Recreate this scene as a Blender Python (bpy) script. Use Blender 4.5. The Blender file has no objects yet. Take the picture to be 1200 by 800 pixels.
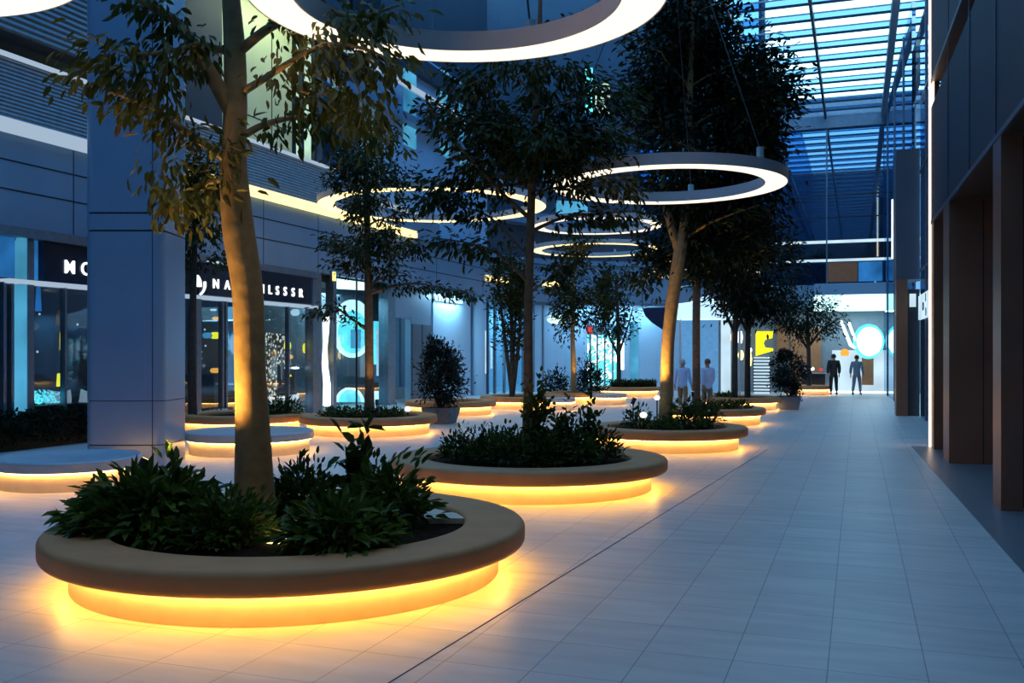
import bpy, math, random
import numpy as np
from mathutils import Vector, Matrix

random.seed(7)
rng = np.random.default_rng(11)
scene = bpy.context.scene
COL = scene.collection
PI = math.pi
F, CX, HY, H = 1130.0, 600.0, 415.0, 1.9

# ------------------------------------------------------------------ frames
AL = math.atan(405 / F)
SL, CL = math.sin(AL), math.cos(AL)
AR = math.radians(18.24)
SR, CR = math.sin(AR), math.cos(AR)
TR = 1.97


def Lp(s, t, z):
    return Vector((s * SL + t * CL, s * CL - t * SL, z))


def Rp(s, t, z):
    return Vector((s * SR + t * CR, s * CR - t * SR, z))


def ground(px, py, z=0.0):
    d = F * (H - z) / (py - HY)
    return Vector(((px - CX) / F * d, d, z))


def at(px, py, d):
    return Vector(((px - CX) / F * d, d, H - (py - HY) * d / F))


PARC, RARC = 42.0, 8.0
PEND = PARC + RARC * PI / 2
T0 = -16.7


def path(p, off, z):
    """the long left wall, bending round into the end wall"""
    if p <= PARC:
        return Lp(p, T0 + off, z)
    if p <= PEND:
        th = (p - PARC) / RARC
        r = RARC - off
        return Lp(PARC + r * math.sin(th), T0 + RARC - r * math.cos(th), z)
    return Lp(PARC + RARC - off, T0 + RARC + (p - PEND), z)


_tab = {}


def pxp(px, off=0.0):
    k = round(off, 3)
    if k not in _tab:
        ps = np.linspace(8, 70, 3101)
        pts = [path(p, off, 0) for p in ps]
        _tab[k] = (ps, np.array([CX + F * q.x / q.y for q in pts]), np.array([q.y for q in pts]))
    ps, xs, ds = _tab[k]
    i = int(np.argmin(np.abs(xs - px)))
    return float(ps[i]), float(ds[i])


def pz(px, py, off=0.0):
    p, d = pxp(px, off)
    return p, H - (py - HY) * d / F


# ------------------------------------------------------------------ materials
def nd(nt, kind, **kw):
    n = nt.nodes.new(kind)
    for k, v in kw.items():
        n.inputs[k].default_value = v
    return n


def mat(name, col, rough=0.5, metal=0.0, var=0.12, scale=6.0, bump=0.0, spec=0.5, emit=None, es=0.0, coat=0.0):
    m = bpy.data.materials.new(name)
    m.use_nodes = True
    nt = m.node_tree
    b = nt.nodes['Principled BSDF']
    b.inputs['Roughness'].default_value = rough
    b.inputs['Metallic'].default_value = metal
    b.inputs['Specular IOR Level'].default_value = spec
    b.inputs['Coat Weight'].default_value = coat
    tc = nt.nodes.new('ShaderNodeTexCoord')
    nz = nd(nt, 'ShaderNodeTexNoise', Scale=scale, Detail=3.0)
    nt.links.new(tc.outputs['Object'], nz.inputs['Vector'])
    rp = nt.nodes.new('ShaderNodeValToRGB')
    rp.color_ramp.elements[0].position = 0.3
    rp.color_ramp.elements[1].position = 0.7
    c = np.array(col)
    rp.color_ramp.elements[0].color = (*np.clip(c * (1 - var), 0, 1), 1)
    rp.color_ramp.elements[1].color = (*np.clip(c * (1 + var), 0, 1), 1)
    nt.links.new(nz.outputs['Fac'], rp.inputs['Fac'])
    nt.links.new(rp.outputs['Color'], b.inputs['Base Color'])
    if bump:
        bp = nd(nt, 'ShaderNodeBump', Strength=bump, Distance=0.02)
        nt.links.new(nz.outputs['Fac'], bp.inputs['Height'])
        nt.links.new(bp.outputs['Normal'], b.inputs['Normal'])
    if emit is not None:
        b.inputs['Emission Color'].default_value = (*emit, 1)
        b.inputs['Emission Strength'].default_value = es
    return m


def emat(name, col, strength, var=0.0, scale=3.0):
    m = bpy.data.materials.new(name)
    m.use_nodes = True
    nt = m.node_tree
    nt.nodes.clear()
    out = nt.nodes.new('ShaderNodeOutputMaterial')
    e = nt.nodes.new('ShaderNodeEmission')
    e.inputs['Color'].default_value = (*col, 1)
    e.inputs['Strength'].default_value = strength
    if var:
        tc = nt.nodes.new('ShaderNodeTexCoord')
        nz = nd(nt, 'ShaderNodeTexNoise', Scale=scale, Detail=2.0)
        nt.links.new(tc.outputs['Object'], nz.inputs['Vector'])
        mr = nt.nodes.new('ShaderNodeMapRange')
        mr.inputs['From Min'].default_value = 0.3
        mr.inputs['From Max'].default_value = 0.7
        mr.inputs['To Min'].default_value = strength * (1 - var)
        mr.inputs['To Max'].default_value = strength * (1 + var)
        nt.links.new(nz.outputs['Fac'], mr.inputs['Value'])
        nt.links.new(mr.outputs['Result'], e.inputs['Strength'])
    nt.links.new(e.outputs['Emission'], out.inputs['Surface'])
    return m


def glassmat(name, tint, refl=0.15, rough=0.02, refl_col=(1, 1, 1), fres=0.5):
    """see-through pane: tinted transparency plus a mirror reflection"""
    m = bpy.data.materials.new(name)
    m.use_nodes = True
    nt = m.node_tree
    nt.nodes.clear()
    out = nt.nodes.new('ShaderNodeOutputMaterial')
    tr = nt.nodes.new('ShaderNodeBsdfTransparent')
    tr.inputs['Color'].default_value = (*tint, 1)
    gl = nt.nodes.new('ShaderNodeBsdfGlossy')
    gl.inputs['Color'].default_value = (*refl_col, 1)
    gl.inputs['Roughness'].default_value = rough
    lw = nd(nt, 'ShaderNodeLayerWeight', Blend=0.25)
    mr = nt.nodes.new('ShaderNodeMapRange')
    mr.inputs['To Min'].default_value = refl
    mr.inputs['To Max'].default_value = min(1.0, refl + fres)
    nt.links.new(lw.outputs['Facing'], mr.inputs['Value'])
    mx = nt.nodes.new('ShaderNodeMixShader')
    nt.links.new(mr.outputs['Result'], mx.inputs['Fac'])
    nt.links.new(tr.outputs[0], mx.inputs[1])
    nt.links.new(gl.outputs[0], mx.inputs[2])
    nt.links.new(mx.outputs[0], out.inputs['Surface'])
    return m


def leafmat(name, c0, c1, c2=None, rough=0.45, scale=1.5, trans=0.25):
    m = bpy.data.materials.new(name)
    m.use_nodes = True
    nt = m.node_tree
    b = nt.nodes['Principled BSDF']
    b.inputs['Roughness'].default_value = rough
    b.inputs['Specular IOR Level'].default_value = 0.18
    tc = nt.nodes.new('ShaderNodeTexCoord')
    nz = nd(nt, 'ShaderNodeTexNoise', Scale=scale, Detail=4.0)
    nt.links.new(tc.outputs['Object'], nz.inputs['Vector'])
    rp = nt.nodes.new('ShaderNodeValToRGB')
    e = rp.color_ramp.elements
    e[0].position, e[1].position = 0.35, 0.6
    e[0].color, e[1].color = (*c0, 1), (*c1, 1)
    if c2:
        x = e.new(0.72)
        x.color = (*c2, 1)
    nt.links.new(nz.outputs['Fac'], rp.inputs['Fac'])
    nt.links.new(rp.outputs['Color'], b.inputs['Base Color'])
    out = nt.nodes['Material Output']
    tl = nt.nodes.new('ShaderNodeBsdfTranslucent')
    nt.links.new(rp.outputs['Color'], tl.inputs['Color'])
    mx = nt.nodes.new('ShaderNodeMixShader')
    mx.inputs['Fac'].default_value = trans
    nt.links.new(b.outputs[0], mx.inputs[1])
    nt.links.new(tl.outputs[0], mx.inputs[2])
    nt.links.new(mx.outputs[0], out.inputs['Surface'])
    return m


def ribmat(name, col, freq, rough=0.4, amp=0.35):
    m = mat(name, col, rough, 0.2)
    nt = m.node_tree
    b = nt.nodes['Principled BSDF']
    tc = nt.nodes.new('ShaderNodeTexCoord')
    sp = nt.nodes.new('ShaderNodeSeparateXYZ')
    nt.links.new(tc.outputs['Object'], sp.inputs[0])
    mu = nt.nodes.new('ShaderNodeMath')
    mu.operation = 'MULTIPLY'
    mu.inputs[1].default_value = freq
    nt.links.new(sp.outputs['Z'], mu.inputs[0])
    sn = nt.nodes.new('ShaderNodeMath')
    sn.operation = 'SINE'
    nt.links.new(mu.outputs[0], sn.inputs[0])
    bp = nd(nt, 'ShaderNodeBump', Strength=0.8, Distance=0.02)
    nt.links.new(sn.outputs[0], bp.inputs['Height'])
    nt.links.new(bp.outputs['Normal'], b.inputs['Normal'])
    mr = nt.nodes.new('ShaderNodeMapRange')
    mr.inputs['From Min'].default_value = -1
    mr.inputs['To Min'].default_value = 1 - amp
    mr.inputs['To Max'].default_value = 1 + amp
    nt.links.new(sn.outputs[0], mr.inputs['Value'])
    mix = nt.nodes.new('ShaderNodeVectorMath')
    mix.operation = 'SCALE'
    src = b.inputs['Base Color'].links[0].from_socket
    nt.links.new(src, mix.inputs[0])
    nt.links.new(mr.outputs['Result'], mix.inputs['Scale'])
    nt.links.new(mix.outputs[0], b.inputs['Base Color'])
    return m


def floormat():
    m = bpy.data.materials.new('pale_stone_paving')
    m.use_nodes = True
    nt = m.node_tree
    b = nt.nodes['Principled BSDF']
    tc = nt.nodes.new('ShaderNodeTexCoord')
    mp = nt.nodes.new('ShaderNodeMapping')
    mp.inputs['Rotation'].default_value = (0, 0, AL)
    mp.inputs['Location'].default_value = (0.17, 0.1, 0)
    nt.links.new(tc.outputs['Object'], mp.inputs['Vector'])
    br = nt.nodes.new('ShaderNodeTexBrick')
    br.offset = 0.0
    br.squash = 1.0
    br.inputs['Color1'].default_value = (0.50, 0.49, 0.47, 1)
    br.inputs['Color2'].default_value = (0.44, 0.44, 0.43, 1)
    br.inputs['Mortar'].default_value = (0.20, 0.20, 0.22, 1)
    br.inputs['Scale'].default_value = 1.0
    br.inputs['Mortar Size'].default_value = 0.0045
    br.inputs['Mortar Smooth'].default_value = 0.3
    br.inputs['Brick Width'].default_value = 0.56
    br.inputs['Row Height'].default_value = 0.62
    nt.links.new(mp.outputs[0], br.inputs['Vector'])
    nz = nd(nt, 'ShaderNodeTexNoise', Scale=1.3, Detail=5.0)
    mp2 = nt.nodes.new('ShaderNodeMapping')
    mp2.inputs['Scale'].default_value = (1, 5, 1)
    nt.links.new(mp.outputs[0], mp2.inputs['Vector'])
    nt.links.new(mp2.outputs[0], nz.inputs['Vector'])
    mr = nt.nodes.new('ShaderNodeMapRange')
    mr.inputs['From Min'].default_value = 0.3
    mr.inputs['From Max'].default_value = 0.7
    mr.inputs['To Min'].default_value = 0.88
    mr.inputs['To Max'].default_value = 1.1
    nt.links.new(nz.outputs['Fac'], mr.inputs['Value'])
    vm = nt.nodes.new('ShaderNodeVectorMath')
    vm.operation = 'SCALE'
    nt.links.new(br.outputs['Color'], vm.inputs[0])
    nt.links.new(mr.outputs['Result'], vm.inputs['Scale'])
    nt.links.new(vm.outputs[0], b.inputs['Base Color'])
    b.inputs['Roughness'].default_value = 0.42
    b.inputs['Specular IOR Level'].default_value = 0.4
    return m


M = {}
M['floor'] = floormat()
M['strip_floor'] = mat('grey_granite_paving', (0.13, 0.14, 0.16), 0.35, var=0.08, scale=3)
M['tan'] = mat('tan_bench_leather', (0.42, 0.205, 0.085), 0.6, var=0.10, scale=2.5, bump=0.05, spec=0.3)
M['base'] = mat('cream_plinth', (0.62, 0.52, 0.40), 0.6, var=0.06)
M['soil'] = mat('dark_soil', (0.016, 0.009, 0.006), 0.95, spec=0.05, var=0.5, scale=14, bump=0.6)
M['led'] = emat('warm_led_strip', (1.0, 0.49, 0.08), 31.0)
M['led2'] = emat('warm_led_strip_far', (1.0, 0.48, 0.11), 25.0)
M['white'] = mat('white_bench_stone', (0.40, 0.42, 0.46), 0.35, var=0.05)
M['column'] = mat('blue_grey_column_metal', (0.27, 0.37, 0.50), 0.30, 0.25, var=0.05, scale=1.2)
M['joint'] = mat('dark_joint', (0.012, 0.014, 0.02), 0.7)
M['fascia'] = mat('blue_grey_facade_panel', (0.18, 0.28, 0.40), 0.45, 0.2, var=0.07, scale=0.8)
M['fascia_light'] = mat('pale_blue_wall', (0.36, 0.52, 0.68), 0.5, 0.0, var=0.06, scale=0.6)
M['rib'] = ribmat('ribbed_parapet', (0.19, 0.23, 0.26), 75.0)
M['rib_dark'] = ribmat('ribbed_dark_panel', (0.13, 0.14, 0.15), 48.0, amp=0.5)
M['dark'] = mat('dark_interior', (0.018, 0.02, 0.026), 0.6)
M['dark_metal'] = mat('dark_frame_metal', (0.035, 0.045, 0.06), 0.35, 0.6)
M['frame'] = mat('steel_blue_frame', (0.16, 0.21, 0.28), 0.35, 0.6)
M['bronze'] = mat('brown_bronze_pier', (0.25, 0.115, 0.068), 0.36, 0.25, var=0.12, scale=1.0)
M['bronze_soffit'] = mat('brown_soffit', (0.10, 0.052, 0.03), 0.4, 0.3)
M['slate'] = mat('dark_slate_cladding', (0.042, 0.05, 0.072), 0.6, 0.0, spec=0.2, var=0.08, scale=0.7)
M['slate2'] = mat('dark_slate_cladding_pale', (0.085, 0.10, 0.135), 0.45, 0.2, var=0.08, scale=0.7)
M['sign_navy'] = mat('navy_sign_board', (0.012, 0.022, 0.05), 0.25, 0.3)
M['letter'] = emat('lit_white_letter', (0.92, 0.97, 1.0), 1.6)
M['glass'] = glassmat('shop_glass', (0.82, 0.92, 0.97), 0.05, fres=0.22)
M['glass_dark'] = glassmat('dark_mirror_glass', (0.09, 0.13, 0.19), 0.42, refl_col=(0.55, 0.75, 0.95))
M['glass_end'] = glassmat('dark_blue_curtain_glass', (0.05, 0.08, 0.13), 0.40, refl_col=(0.26, 0.58, 0.95), fres=0.35)
M['roofglass'] = glassmat('clear_roof_glass', (0.95, 0.98, 1.0), 0.03, fres=0.08)
M['roof_frost'] = glassmat('frosted_roof_glass', (0.42, 0.62, 0.78), 0.05, 0.2, fres=0.1)
M['steel'] = mat('blue_steel_beam', (0.16, 0.25, 0.36), 0.4, 0.4)
M['steel_dark'] = mat('dark_steel_beam', (0.04, 0.06, 0.09), 0.4, 0.4)
M['ring'] = mat('pale_grey_ring_housing', (0.50, 0.47, 0.50), 0.45, var=0.03)
M['ring_lit'] = emat('ring_diffuser', (1.0, 0.85, 0.62), 1.3)
M['ring_warm'] = emat('ring_diffuser_warm', (1.0, 0.72, 0.28), 2.2)
M['ring_cool'] = emat('ring_diffuser_cool', (1.0, 0.86, 0.66), 1.2)
M['cable'] = mat('thin_steel_cable', (0.12, 0.12, 0.13), 0.4, 0.7)
M['bark_pale'] = mat('pale_smooth_bark', (0.29, 0.18, 0.075), 0.75, var=0.22, scale=9, bump=0.5)
M['bark'] = mat('brown_bark', (0.16, 0.09, 0.05), 0.8, var=0.3, scale=9, bump=0.6)
M['bark_dark'] = mat('dark_bark', (0.05, 0.035, 0.028), 0.85, var=0.3, scale=9, bump=0.5)
M['leaf_olive'] = leafmat('olive_tree_leaf', (0.040, 0.055, 0.010), (0.11, 0.105, 0.020), (0.15, 0.060, 0.026), scale=1.3)
M['leaf_dark'] = leafmat('dark_tree_leaf', (0.016, 0.026, 0.006), (0.045, 0.052, 0.010), (0.085, 0.065, 0.014))
M['leaf_black'] = leafmat('very_dark_tree_leaf', (0.006, 0.011, 0.007), (0.014, 0.024, 0.011))
M['leaf_fern'] = leafmat('green_shrub_leaf', (0.034, 0.066, 0.010), (0.085, 0.135, 0.018), (0.14, 0.17, 0.02), scale=2.5)
M['leaf_shrub'] = leafmat('dark_green_shrub_leaf', (0.022, 0.048, 0.010), (0.062, 0.10, 0.016), (0.12, 0.15, 0.022), scale=3.0)
M['leaf_blue'] = leafmat('blue_green_shrub_leaf', (0.008, 0.018, 0.018), (0.02, 0.038, 0.035))
M['pot'] = mat('slate_blue_pot', (0.09, 0.13, 0.18), 0.5)
M['cyan'] = emat('lit_cyan_panel', (0.12, 0.78, 0.92), 1.25, 0.3, 1.2)
M['cyan_pale'] = emat('lit_pale_cyan_panel', (0.55, 0.95, 1.0), 1.6, 0.15, 1.5)
M['cyan_dim'] = emat('dim_cyan_panel', (0.08, 0.40, 0.66), 0.7, 0.35, 0.8)
M['blue_glow'] = emat('blue_glow_panel', (0.03, 0.22, 0.62), 0.55, 0.4, 1.2)
M['white_glow'] = emat('white_glow', (0.86, 0.97, 1.0), 2.2)
M['soft_white'] = emat('soft_white_glow', (0.62, 0.85, 1.0), 0.8, 0.2, 0.7)
M['yellow_glow'] = emat('yellow_sign_glow', (1.0, 0.86, 0.02), 1.1)
M['warm_glow'] = emat('warm_lamp_glow', (1.0, 0.70, 0.22), 3.0)
M['orange_glow'] = emat('orange_glow', (1.0, 0.42, 0.06), 1.0)
M['strip_white'] = emat('cool_white_strip', (0.55, 0.72, 0.92), 0.55)
M['strip_yellow'] = emat('warm_yellow_strip', (1.0, 0.76, 0.30), 1.7)
M['edge_led'] = emat('warm_white_edge_led', (1.0, 0.70, 0.48), 2.6)
M['green_wall'] = mat('greenish_lit_wall_panel', (0.34, 0.38, 0.26), 0.5, var=0.08, scale=0.7, emit=(0.30, 0.36, 0.20), es=0.22)  # greenish lamplight put into the base colour and emission
M['green_win'] = emat('green_white_lit_window', (0.55, 0.85, 0.66), 0.75, 0.3, 1.2)
M['red'] = emat('red_sign_glow', (0.9, 0.10, 0.10), 0.6)
M['ink'] = mat('dark_blue_ink', (0.02, 0.05, 0.14), 0.6)
M['skin'] = mat('skin', (0.42, 0.24, 0.17), 0.55)
M['chair'] = mat('white_chair_shell', (0.55, 0.57, 0.6), 0.4, emit=(0.4, 0.5, 0.6), es=0.40)  # shell emits so the chairs look lit
M['tent'] = mat('white_tent_fabric', (0.75, 0.8, 0.85), 0.7, emit=(0.55, 0.82, 1.0), es=0.75)  # emission puts the light on the canopy into the fabric
M['navy_cloth'] = mat('dark_blue_fabric', (0.02, 0.05, 0.14), 0.7)
M['wood'] = mat('brown_wood_panel', (0.20, 0.10, 0.05), 0.5, emit=(0.3, 0.14, 0.06), es=0.12)  # faint warm emission stands in for shop light on the wood


def pebble():
    m = emat('sparkling_speckled_panel', (1.0, 0.95, 0.82), 1.0)
    nt = m.node_tree
    e = [n for n in nt.nodes if n.type == 'EMISSION'][0]
    tc = nt.nodes.new('ShaderNodeTexCoord')
    v = nd(nt, 'ShaderNodeTexVoronoi', Scale=9.0)
    nt.links.new(tc.outputs['Object'], v.inputs['Vector'])
    rp = nt.nodes.new('ShaderNodeValToRGB')
    rp.color_ramp.elements[0].position = 0.22
    rp.color_ramp.elements[0].color = (0.85, 0.8, 0.68, 1)
    rp.color_ramp.elements[1].position = 0.5
    rp.color_ramp.elements[1].color = (0.03, 0.03, 0.028, 1)
    nt.links.new(v.outputs['Distance'], rp.inputs['Fac'])
    nt.links.new(rp.outputs['Color'], e.inputs['Color'])
    return m


M['pebble'] = pebble()


# ------------------------------------------------------------------ mesh helpers
class MB:
    def __init__(self):
        self.v, self.f = [], []

    def add(self, verts, faces):
        o = len(self.v)
        self.v += [tuple(p) for p in verts]
        self.f += [tuple(i + o for i in f) for f in faces]
        return self

    def hexa(self, c):
        """8 corners: bottom ring 0-3, top ring 4-7"""
        return self.add(c, [(3, 2, 1, 0), (4, 5, 6, 7), (0, 1, 5, 4), (1, 2, 6, 5), (2, 3, 7, 6), (3, 0, 4, 7)])

    def box(self, fr, a0, a1, b0, b1, z0, z1):
        c = [fr(a0, b0, z0), fr(a0, b1, z0), fr(a1, b1, z0), fr(a1, b0, z0)]
        return self.hexa(c + [Vector((p.x, p.y, z1)) for p in c])

    def band(self, p0, p1, o0, o1, z0, z1, step=0.6):
        """a rectangular section swept along the wall path"""
        ps = [p0]
        for b in (PARC, PEND):
            if p0 < b < p1:
                ps.append(b)
        if p1 > PARC and p0 < PEND:
            a, b = max(p0, PARC), min(p1, PEND)
            n = max(1, int((b - a) / step))
            ps += [a + (b - a) * i / n for i in range(1, n)]
        ps.append(p1)
        ps = sorted(set(ps))
        vs, fs = [], []
        for p in ps:
            vs += [path(p, o0, z0), path(p, o1, z0), path(p, o1, z1), path(p, o0, z1)]
        for i in range(len(ps) - 1):
            a, b = 4 * i, 4 * i + 4
            for k in range(4):
                l = (k + 1) % 4
                fs.append((a + k, a + l, b + l, b + k))
        n = 4 * (len(ps) - 1)
        fs += [(3, 2, 1, 0), (n, n + 1, n + 2, n + 3)]
        return self.add(vs, fs)

    def prism(self, pts, off, th):
        """wall-plane polygon [(p, z)] extruded from off to off+th"""
        n = len(pts)
        vs = [path(p, off, z) for p, z in pts] + [path(p, off + th, z) for p, z in pts]
        fs = [tuple(range(n)), tuple(range(2 * n - 1, n - 1, -1))]
        fs += [(i, n + i, n + (i + 1) % n, (i + 1) % n) for i in range(n)]
        return self.add(vs, fs)

    def tube(self, pts, rad, seg=8, cap=True):
        pts = [Vector(p) for p in pts]
        n = len(pts)
        if not hasattr(rad, '__len__'):
            rad = [rad] * n
        vs, fs = [], []
        ref = None
        for i, p in enumerate(pts):
            d = (pts[min(i + 1, n - 1)] - pts[max(i - 1, 0)]).normalized()
            if ref is None:
                ref = d.orthogonal().normalized()
            ref = (ref - d * ref.dot(d)).normalized()
            w = d.cross(ref)
            for k in range(seg):
                a = 2 * PI * k / seg
                vs.append(p + (ref * math.cos(a) + w * math.sin(a)) * rad[i])
        for i in range(n - 1):
            for k in range(seg):
                l = (k + 1) % seg
                fs.append((i * seg + k, i * seg + l, (i + 1) * seg + l, (i + 1) * seg + k))
        if cap:
            fs.append(tuple(range(seg - 1, -1, -1)))
            fs.append(tuple((n - 1) * seg + k for k in range(seg)))
        return self.add(vs, fs)

    def lathe(self, c, prof, seg=96, closed=False):
        """prof [(r, z)] round the vertical axis through c"""
        n = len(prof)
        vs, fs = [], []
        for k in range(seg):
            a = 2 * PI * k / seg
            for r, z in prof:
                vs.append((c[0] + r * math.cos(a), c[1] + r * math.sin(a), c[2] + z))
        m = n if closed else n - 1
        for k in range(seg):
            l = (k + 1) % seg
            for i in range(m):
                j = (i + 1) % n
                fs.append((k * n + i, l * n + i, l * n + j, k * n + j))
        return self.add(vs, fs)

    def build(self, name, m, parent=None, smooth=False, auto=None):
        me = bpy.data.meshes.new(name)
        off = parent_loc(parent)
        me.from_pydata([(x - off.x, y - off.y, z - off.z) for x, y, z in self.v], [], self.f)
        me.materials.append(m)
        return link(name, me, parent, smooth, auto)


def parent_loc(p):
    o = Vector((0, 0, 0))
    while p is not None:
        o += p.location
        p = p.parent
    return o


def link(name, me, parent=None, smooth=False, auto=None):
    import bmesh
    bm = bmesh.new()
    bm.from_mesh(me)
    bmesh.ops.recalc_face_normals(bm, faces=bm.faces)
    bm.to_mesh(me)
    bm.free()
    if smooth or auto:
        me.shade_smooth()
        if auto:
            me.set_sharp_from_angle(angle=math.radians(auto))
    o = bpy.data.objects.new(name, me)
    COL.objects.link(o)
    if parent is not None:
        o.parent = parent
    return o


def thing(name, label, cat, loc, group=None):
    o = bpy.data.objects.new(name, None)
    COL.objects.link(o)
    o.location = loc
    o.empty_display_size = 0.1
    return tag(o, label, cat, group)


def tag(o, label, cat, group=None, kind=None):
    o['label'] = label
    o['category'] = cat
    if group:
        o['group'] = group
    if kind:
        o['kind'] = kind
    return o


def struct(o):
    o['kind'] = 'structure'
    return o


_tn = [0]


def trim(mb, m, **k):
    _tn[0] += 1
    return struct(mb.build('trim_%d' % _tn[0], m, **k))


_wn = [0]


def window(mb, m):
    _wn[0] += 1
    return struct(mb.build('window_%d' % _wn[0], m))


def smoothpts(pts, n=5):
    """Catmull-Rom through points that may carry a radius as 4th value"""
    P = [np.array(p, float) for p in pts]
    P = [2 * P[0] - P[1]] + P + [2 * P[-1] - P[-2]]
    out = []
    for i in range(1, len(P) - 2):
        for k in range(n):
            t = k / n
            a, b, c, d = P[i - 1:i + 3]
            out.append(0.5 * (2 * b + (c - a) * t + (2 * a - 5 * b + 4 * c - d) * t * t + (3 * b - a - 3 * c + d) * t ** 3))
    out.append(P[-2])
    return np.array(out)


def rounded(r0, r1, z0, z1, br, n=5):
    """closed rounded-rectangle profile for a ring"""
    pr = []
    for (cx, cz, a0) in ((r1 - br, z0 + br, -PI / 2), (r1 - br, z1 - br, 0), (r0 + br, z1 - br, PI / 2), (r0 + br, z0 + br, PI)):
        for k in range(n + 1):
            a = a0 + PI / 2 * k / n
            pr.append((cx + br * math.cos(a), cz + br * math.sin(a)))
    return pr


def leaves(name, P, Dv, size, m, parent, aspect=0.42, fold=0.25):
    """N leaves at points P growing along directions Dv; one mesh of folded pointed leaves"""
    P = np.asarray(P, float)
    Dv = np.asarray(Dv, float)
    n = len(P)
    Dv = Dv / (np.linalg.norm(Dv, axis=1, keepdims=True) + 1e-9)
    up = rng.normal(0, 0.55, (n, 3)) + np.array([0, 0, 1.0])
    side = np.cross(Dv, up)
    side /= (np.linalg.norm(side, axis=1, keepdims=True) + 1e-9)
    nor = np.cross(side, Dv)
    L = (size * rng.uniform(0.65, 1.25, n))[:, None]
    Wd = L * aspect * 0.5
    b = P
    tip = P + Dv * L - nor * L * 0.10
    l1 = P + Dv * L * 0.28 - side * Wd * 0.9 + nor * Wd * fold
    l2 = P + Dv * L * 0.68 - side * Wd * 0.75 + nor * Wd * fold
    r1 = P + Dv * L * 0.28 + side * Wd * 0.9 + nor * Wd * fold
    r2 = P + Dv * L * 0.68 + side * Wd * 0.75 + nor * Wd * fold
    V = np.stack([b, r1, r2, tip, l2, l1], axis=1).reshape(-1, 3)
    o = parent_loc(parent)
    V = V - np.array([o.x, o.y, o.z])
    me = bpy.data.meshes.new(name)
    base = np.arange(n)[:, None] * 6
    fa = np.stack([base[:, 0], base[:, 0] + 1, base[:, 0] + 2, base[:, 0] + 3], 1)
    fb = np.stack([base[:, 0], base[:, 0] + 3, base[:, 0] + 4, base[:, 0] + 5], 1)
    Fc = np.concatenate([fa, fb], 0).astype(np.int32)
    me.vertices.add(len(V))
    me.vertices.foreach_set('co', V.ravel().astype(np.float32))
    me.loops.add(Fc.size)
    me.loops.foreach_set('vertex_index', Fc.ravel())
    me.polygons.add(len(Fc))
    me.polygons.foreach_set('loop_start', np.arange(0, Fc.size, 4, dtype=np.int32))
    me.update(calc_edges=True)
    me.validate()
    me.materials.append(m)
    ob = bpy.data.objects.new(name, me)
    COL.objects.link(ob)
    ob.parent = parent
    return ob


def text(name, body, size, origin, right, m, parent, bold=0.0, depth=0.03):
    cu = bpy.data.curves.new(name, 'FONT')
    cu.body = body
    cu.size = size
    cu.extrude = depth / 2
    cu.offset = bold
    cu.align_x = 'CENTER'
    cu.align_y = 'CENTER'
    t = bpy.data.objects.new('tmp_text', cu)
    COL.objects.link(t)
    dg = bpy.context.evaluated_depsgraph_get()
    dg.update()
    me = bpy.data.meshes.new_from_object(t.evaluated_get(dg))
    bpy.data.objects.remove(t)
    bpy.data.curves.remove(cu)
    right = Vector(right).normalized()
    up = Vector((0, 0, 1))
    nrm = right.cross(up)
    mt = Matrix((right, up, nrm)).transposed().to_4x4()
    me.transform(mt)
    me.transform(Matrix.Translation(Vector(origin) - parent_loc(parent)))
    me.name = name
    me.materials.clear()
    me.materials.append(m)
    o = bpy.data.objects.new(name, me)
    COL.objects.link(o)
    if parent is not None:
        o.parent = parent
    return o


U = Vector((SL, CL, 0))
V_ = Vector((CL, -SL, 0))


def ptan(p):
    return (path(p + 0.01, 0, 0) - path(p - 0.01, 0, 0)).normalized()


# ------------------------------------------------------------------ camera
cam = bpy.data.cameras.new('camera')
co = bpy.data.objects.new('camera', cam)
COL.objects.link(co)
co.location = (0, 0, H)
co.rotation_euler = (PI / 2, 0, 0)
cam.sensor_width = 36
cam.lens = F / 1200 * 36
cam.shift_y = (HY - 400) / 1200
cam.clip_end = 400
scene.camera = co

# ------------------------------------------------------------------ setting: floor
mb = MB()
a = 70
mb.add([(-45, -14, 0), (45, -14, 0), (45, 75, 0), (-45, 75, 0), (-45, -14, -.3), (45, -14, -.3), (45, 75, -.3), (-45, 75, -.3)],
       [(0, 1, 2, 3), (7, 6, 5, 4), (0, 4, 5, 1), (1, 5, 6, 2), (2, 6, 7, 3), (3, 7, 4, 0)])
struct(mb.build('floor', M['floor']))
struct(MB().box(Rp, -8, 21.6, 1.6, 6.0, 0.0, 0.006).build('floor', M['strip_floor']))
g0, g1 = ground(420, 822), ground(900, 526)
dj = (g1 - g0).normalized()
nj = Vector((dj.y, -dj.x, 0)) * 0.004
trim(MB().add([g0 - nj, g0 + nj, g1 + nj, g1 - nj] + [p + Vector((0, 0, .003)) for p in (g0 - nj, g0 + nj, g1 + nj, g1 - nj)],
              [(3, 2, 1, 0), (4, 5, 6, 7), (0, 1, 5, 4), (1, 2, 6, 5), (2, 3, 7, 6), (3, 0, 4, 7)]), M['joint'])

# ------------------------------------------------------------------ setting: left facade
PE = 68.0
pA = pxp(377)[0]
# first-floor band (blue metal panels) with joints
struct(MB().band(-2, PEND - 0.3, -0.6, 0.25, 4.55, 6.45).build('wall_left', M['fascia']))
trim(MB().band(-2, PARC + 2, 0.25, 0.256, 5.28, 5.315).band(-2, PARC + 2, 0.25, 0.256, 5.88, 5.915), M['joint'])
mb = MB()
for px in (-60, 75, 300, 365, 430, 505, 560):
    p = pxp(px)[0]
    mb.band(p, p + 0.025, 0.25, 0.255, 4.56, 6.44)
trim(mb, M['joint'])
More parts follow.
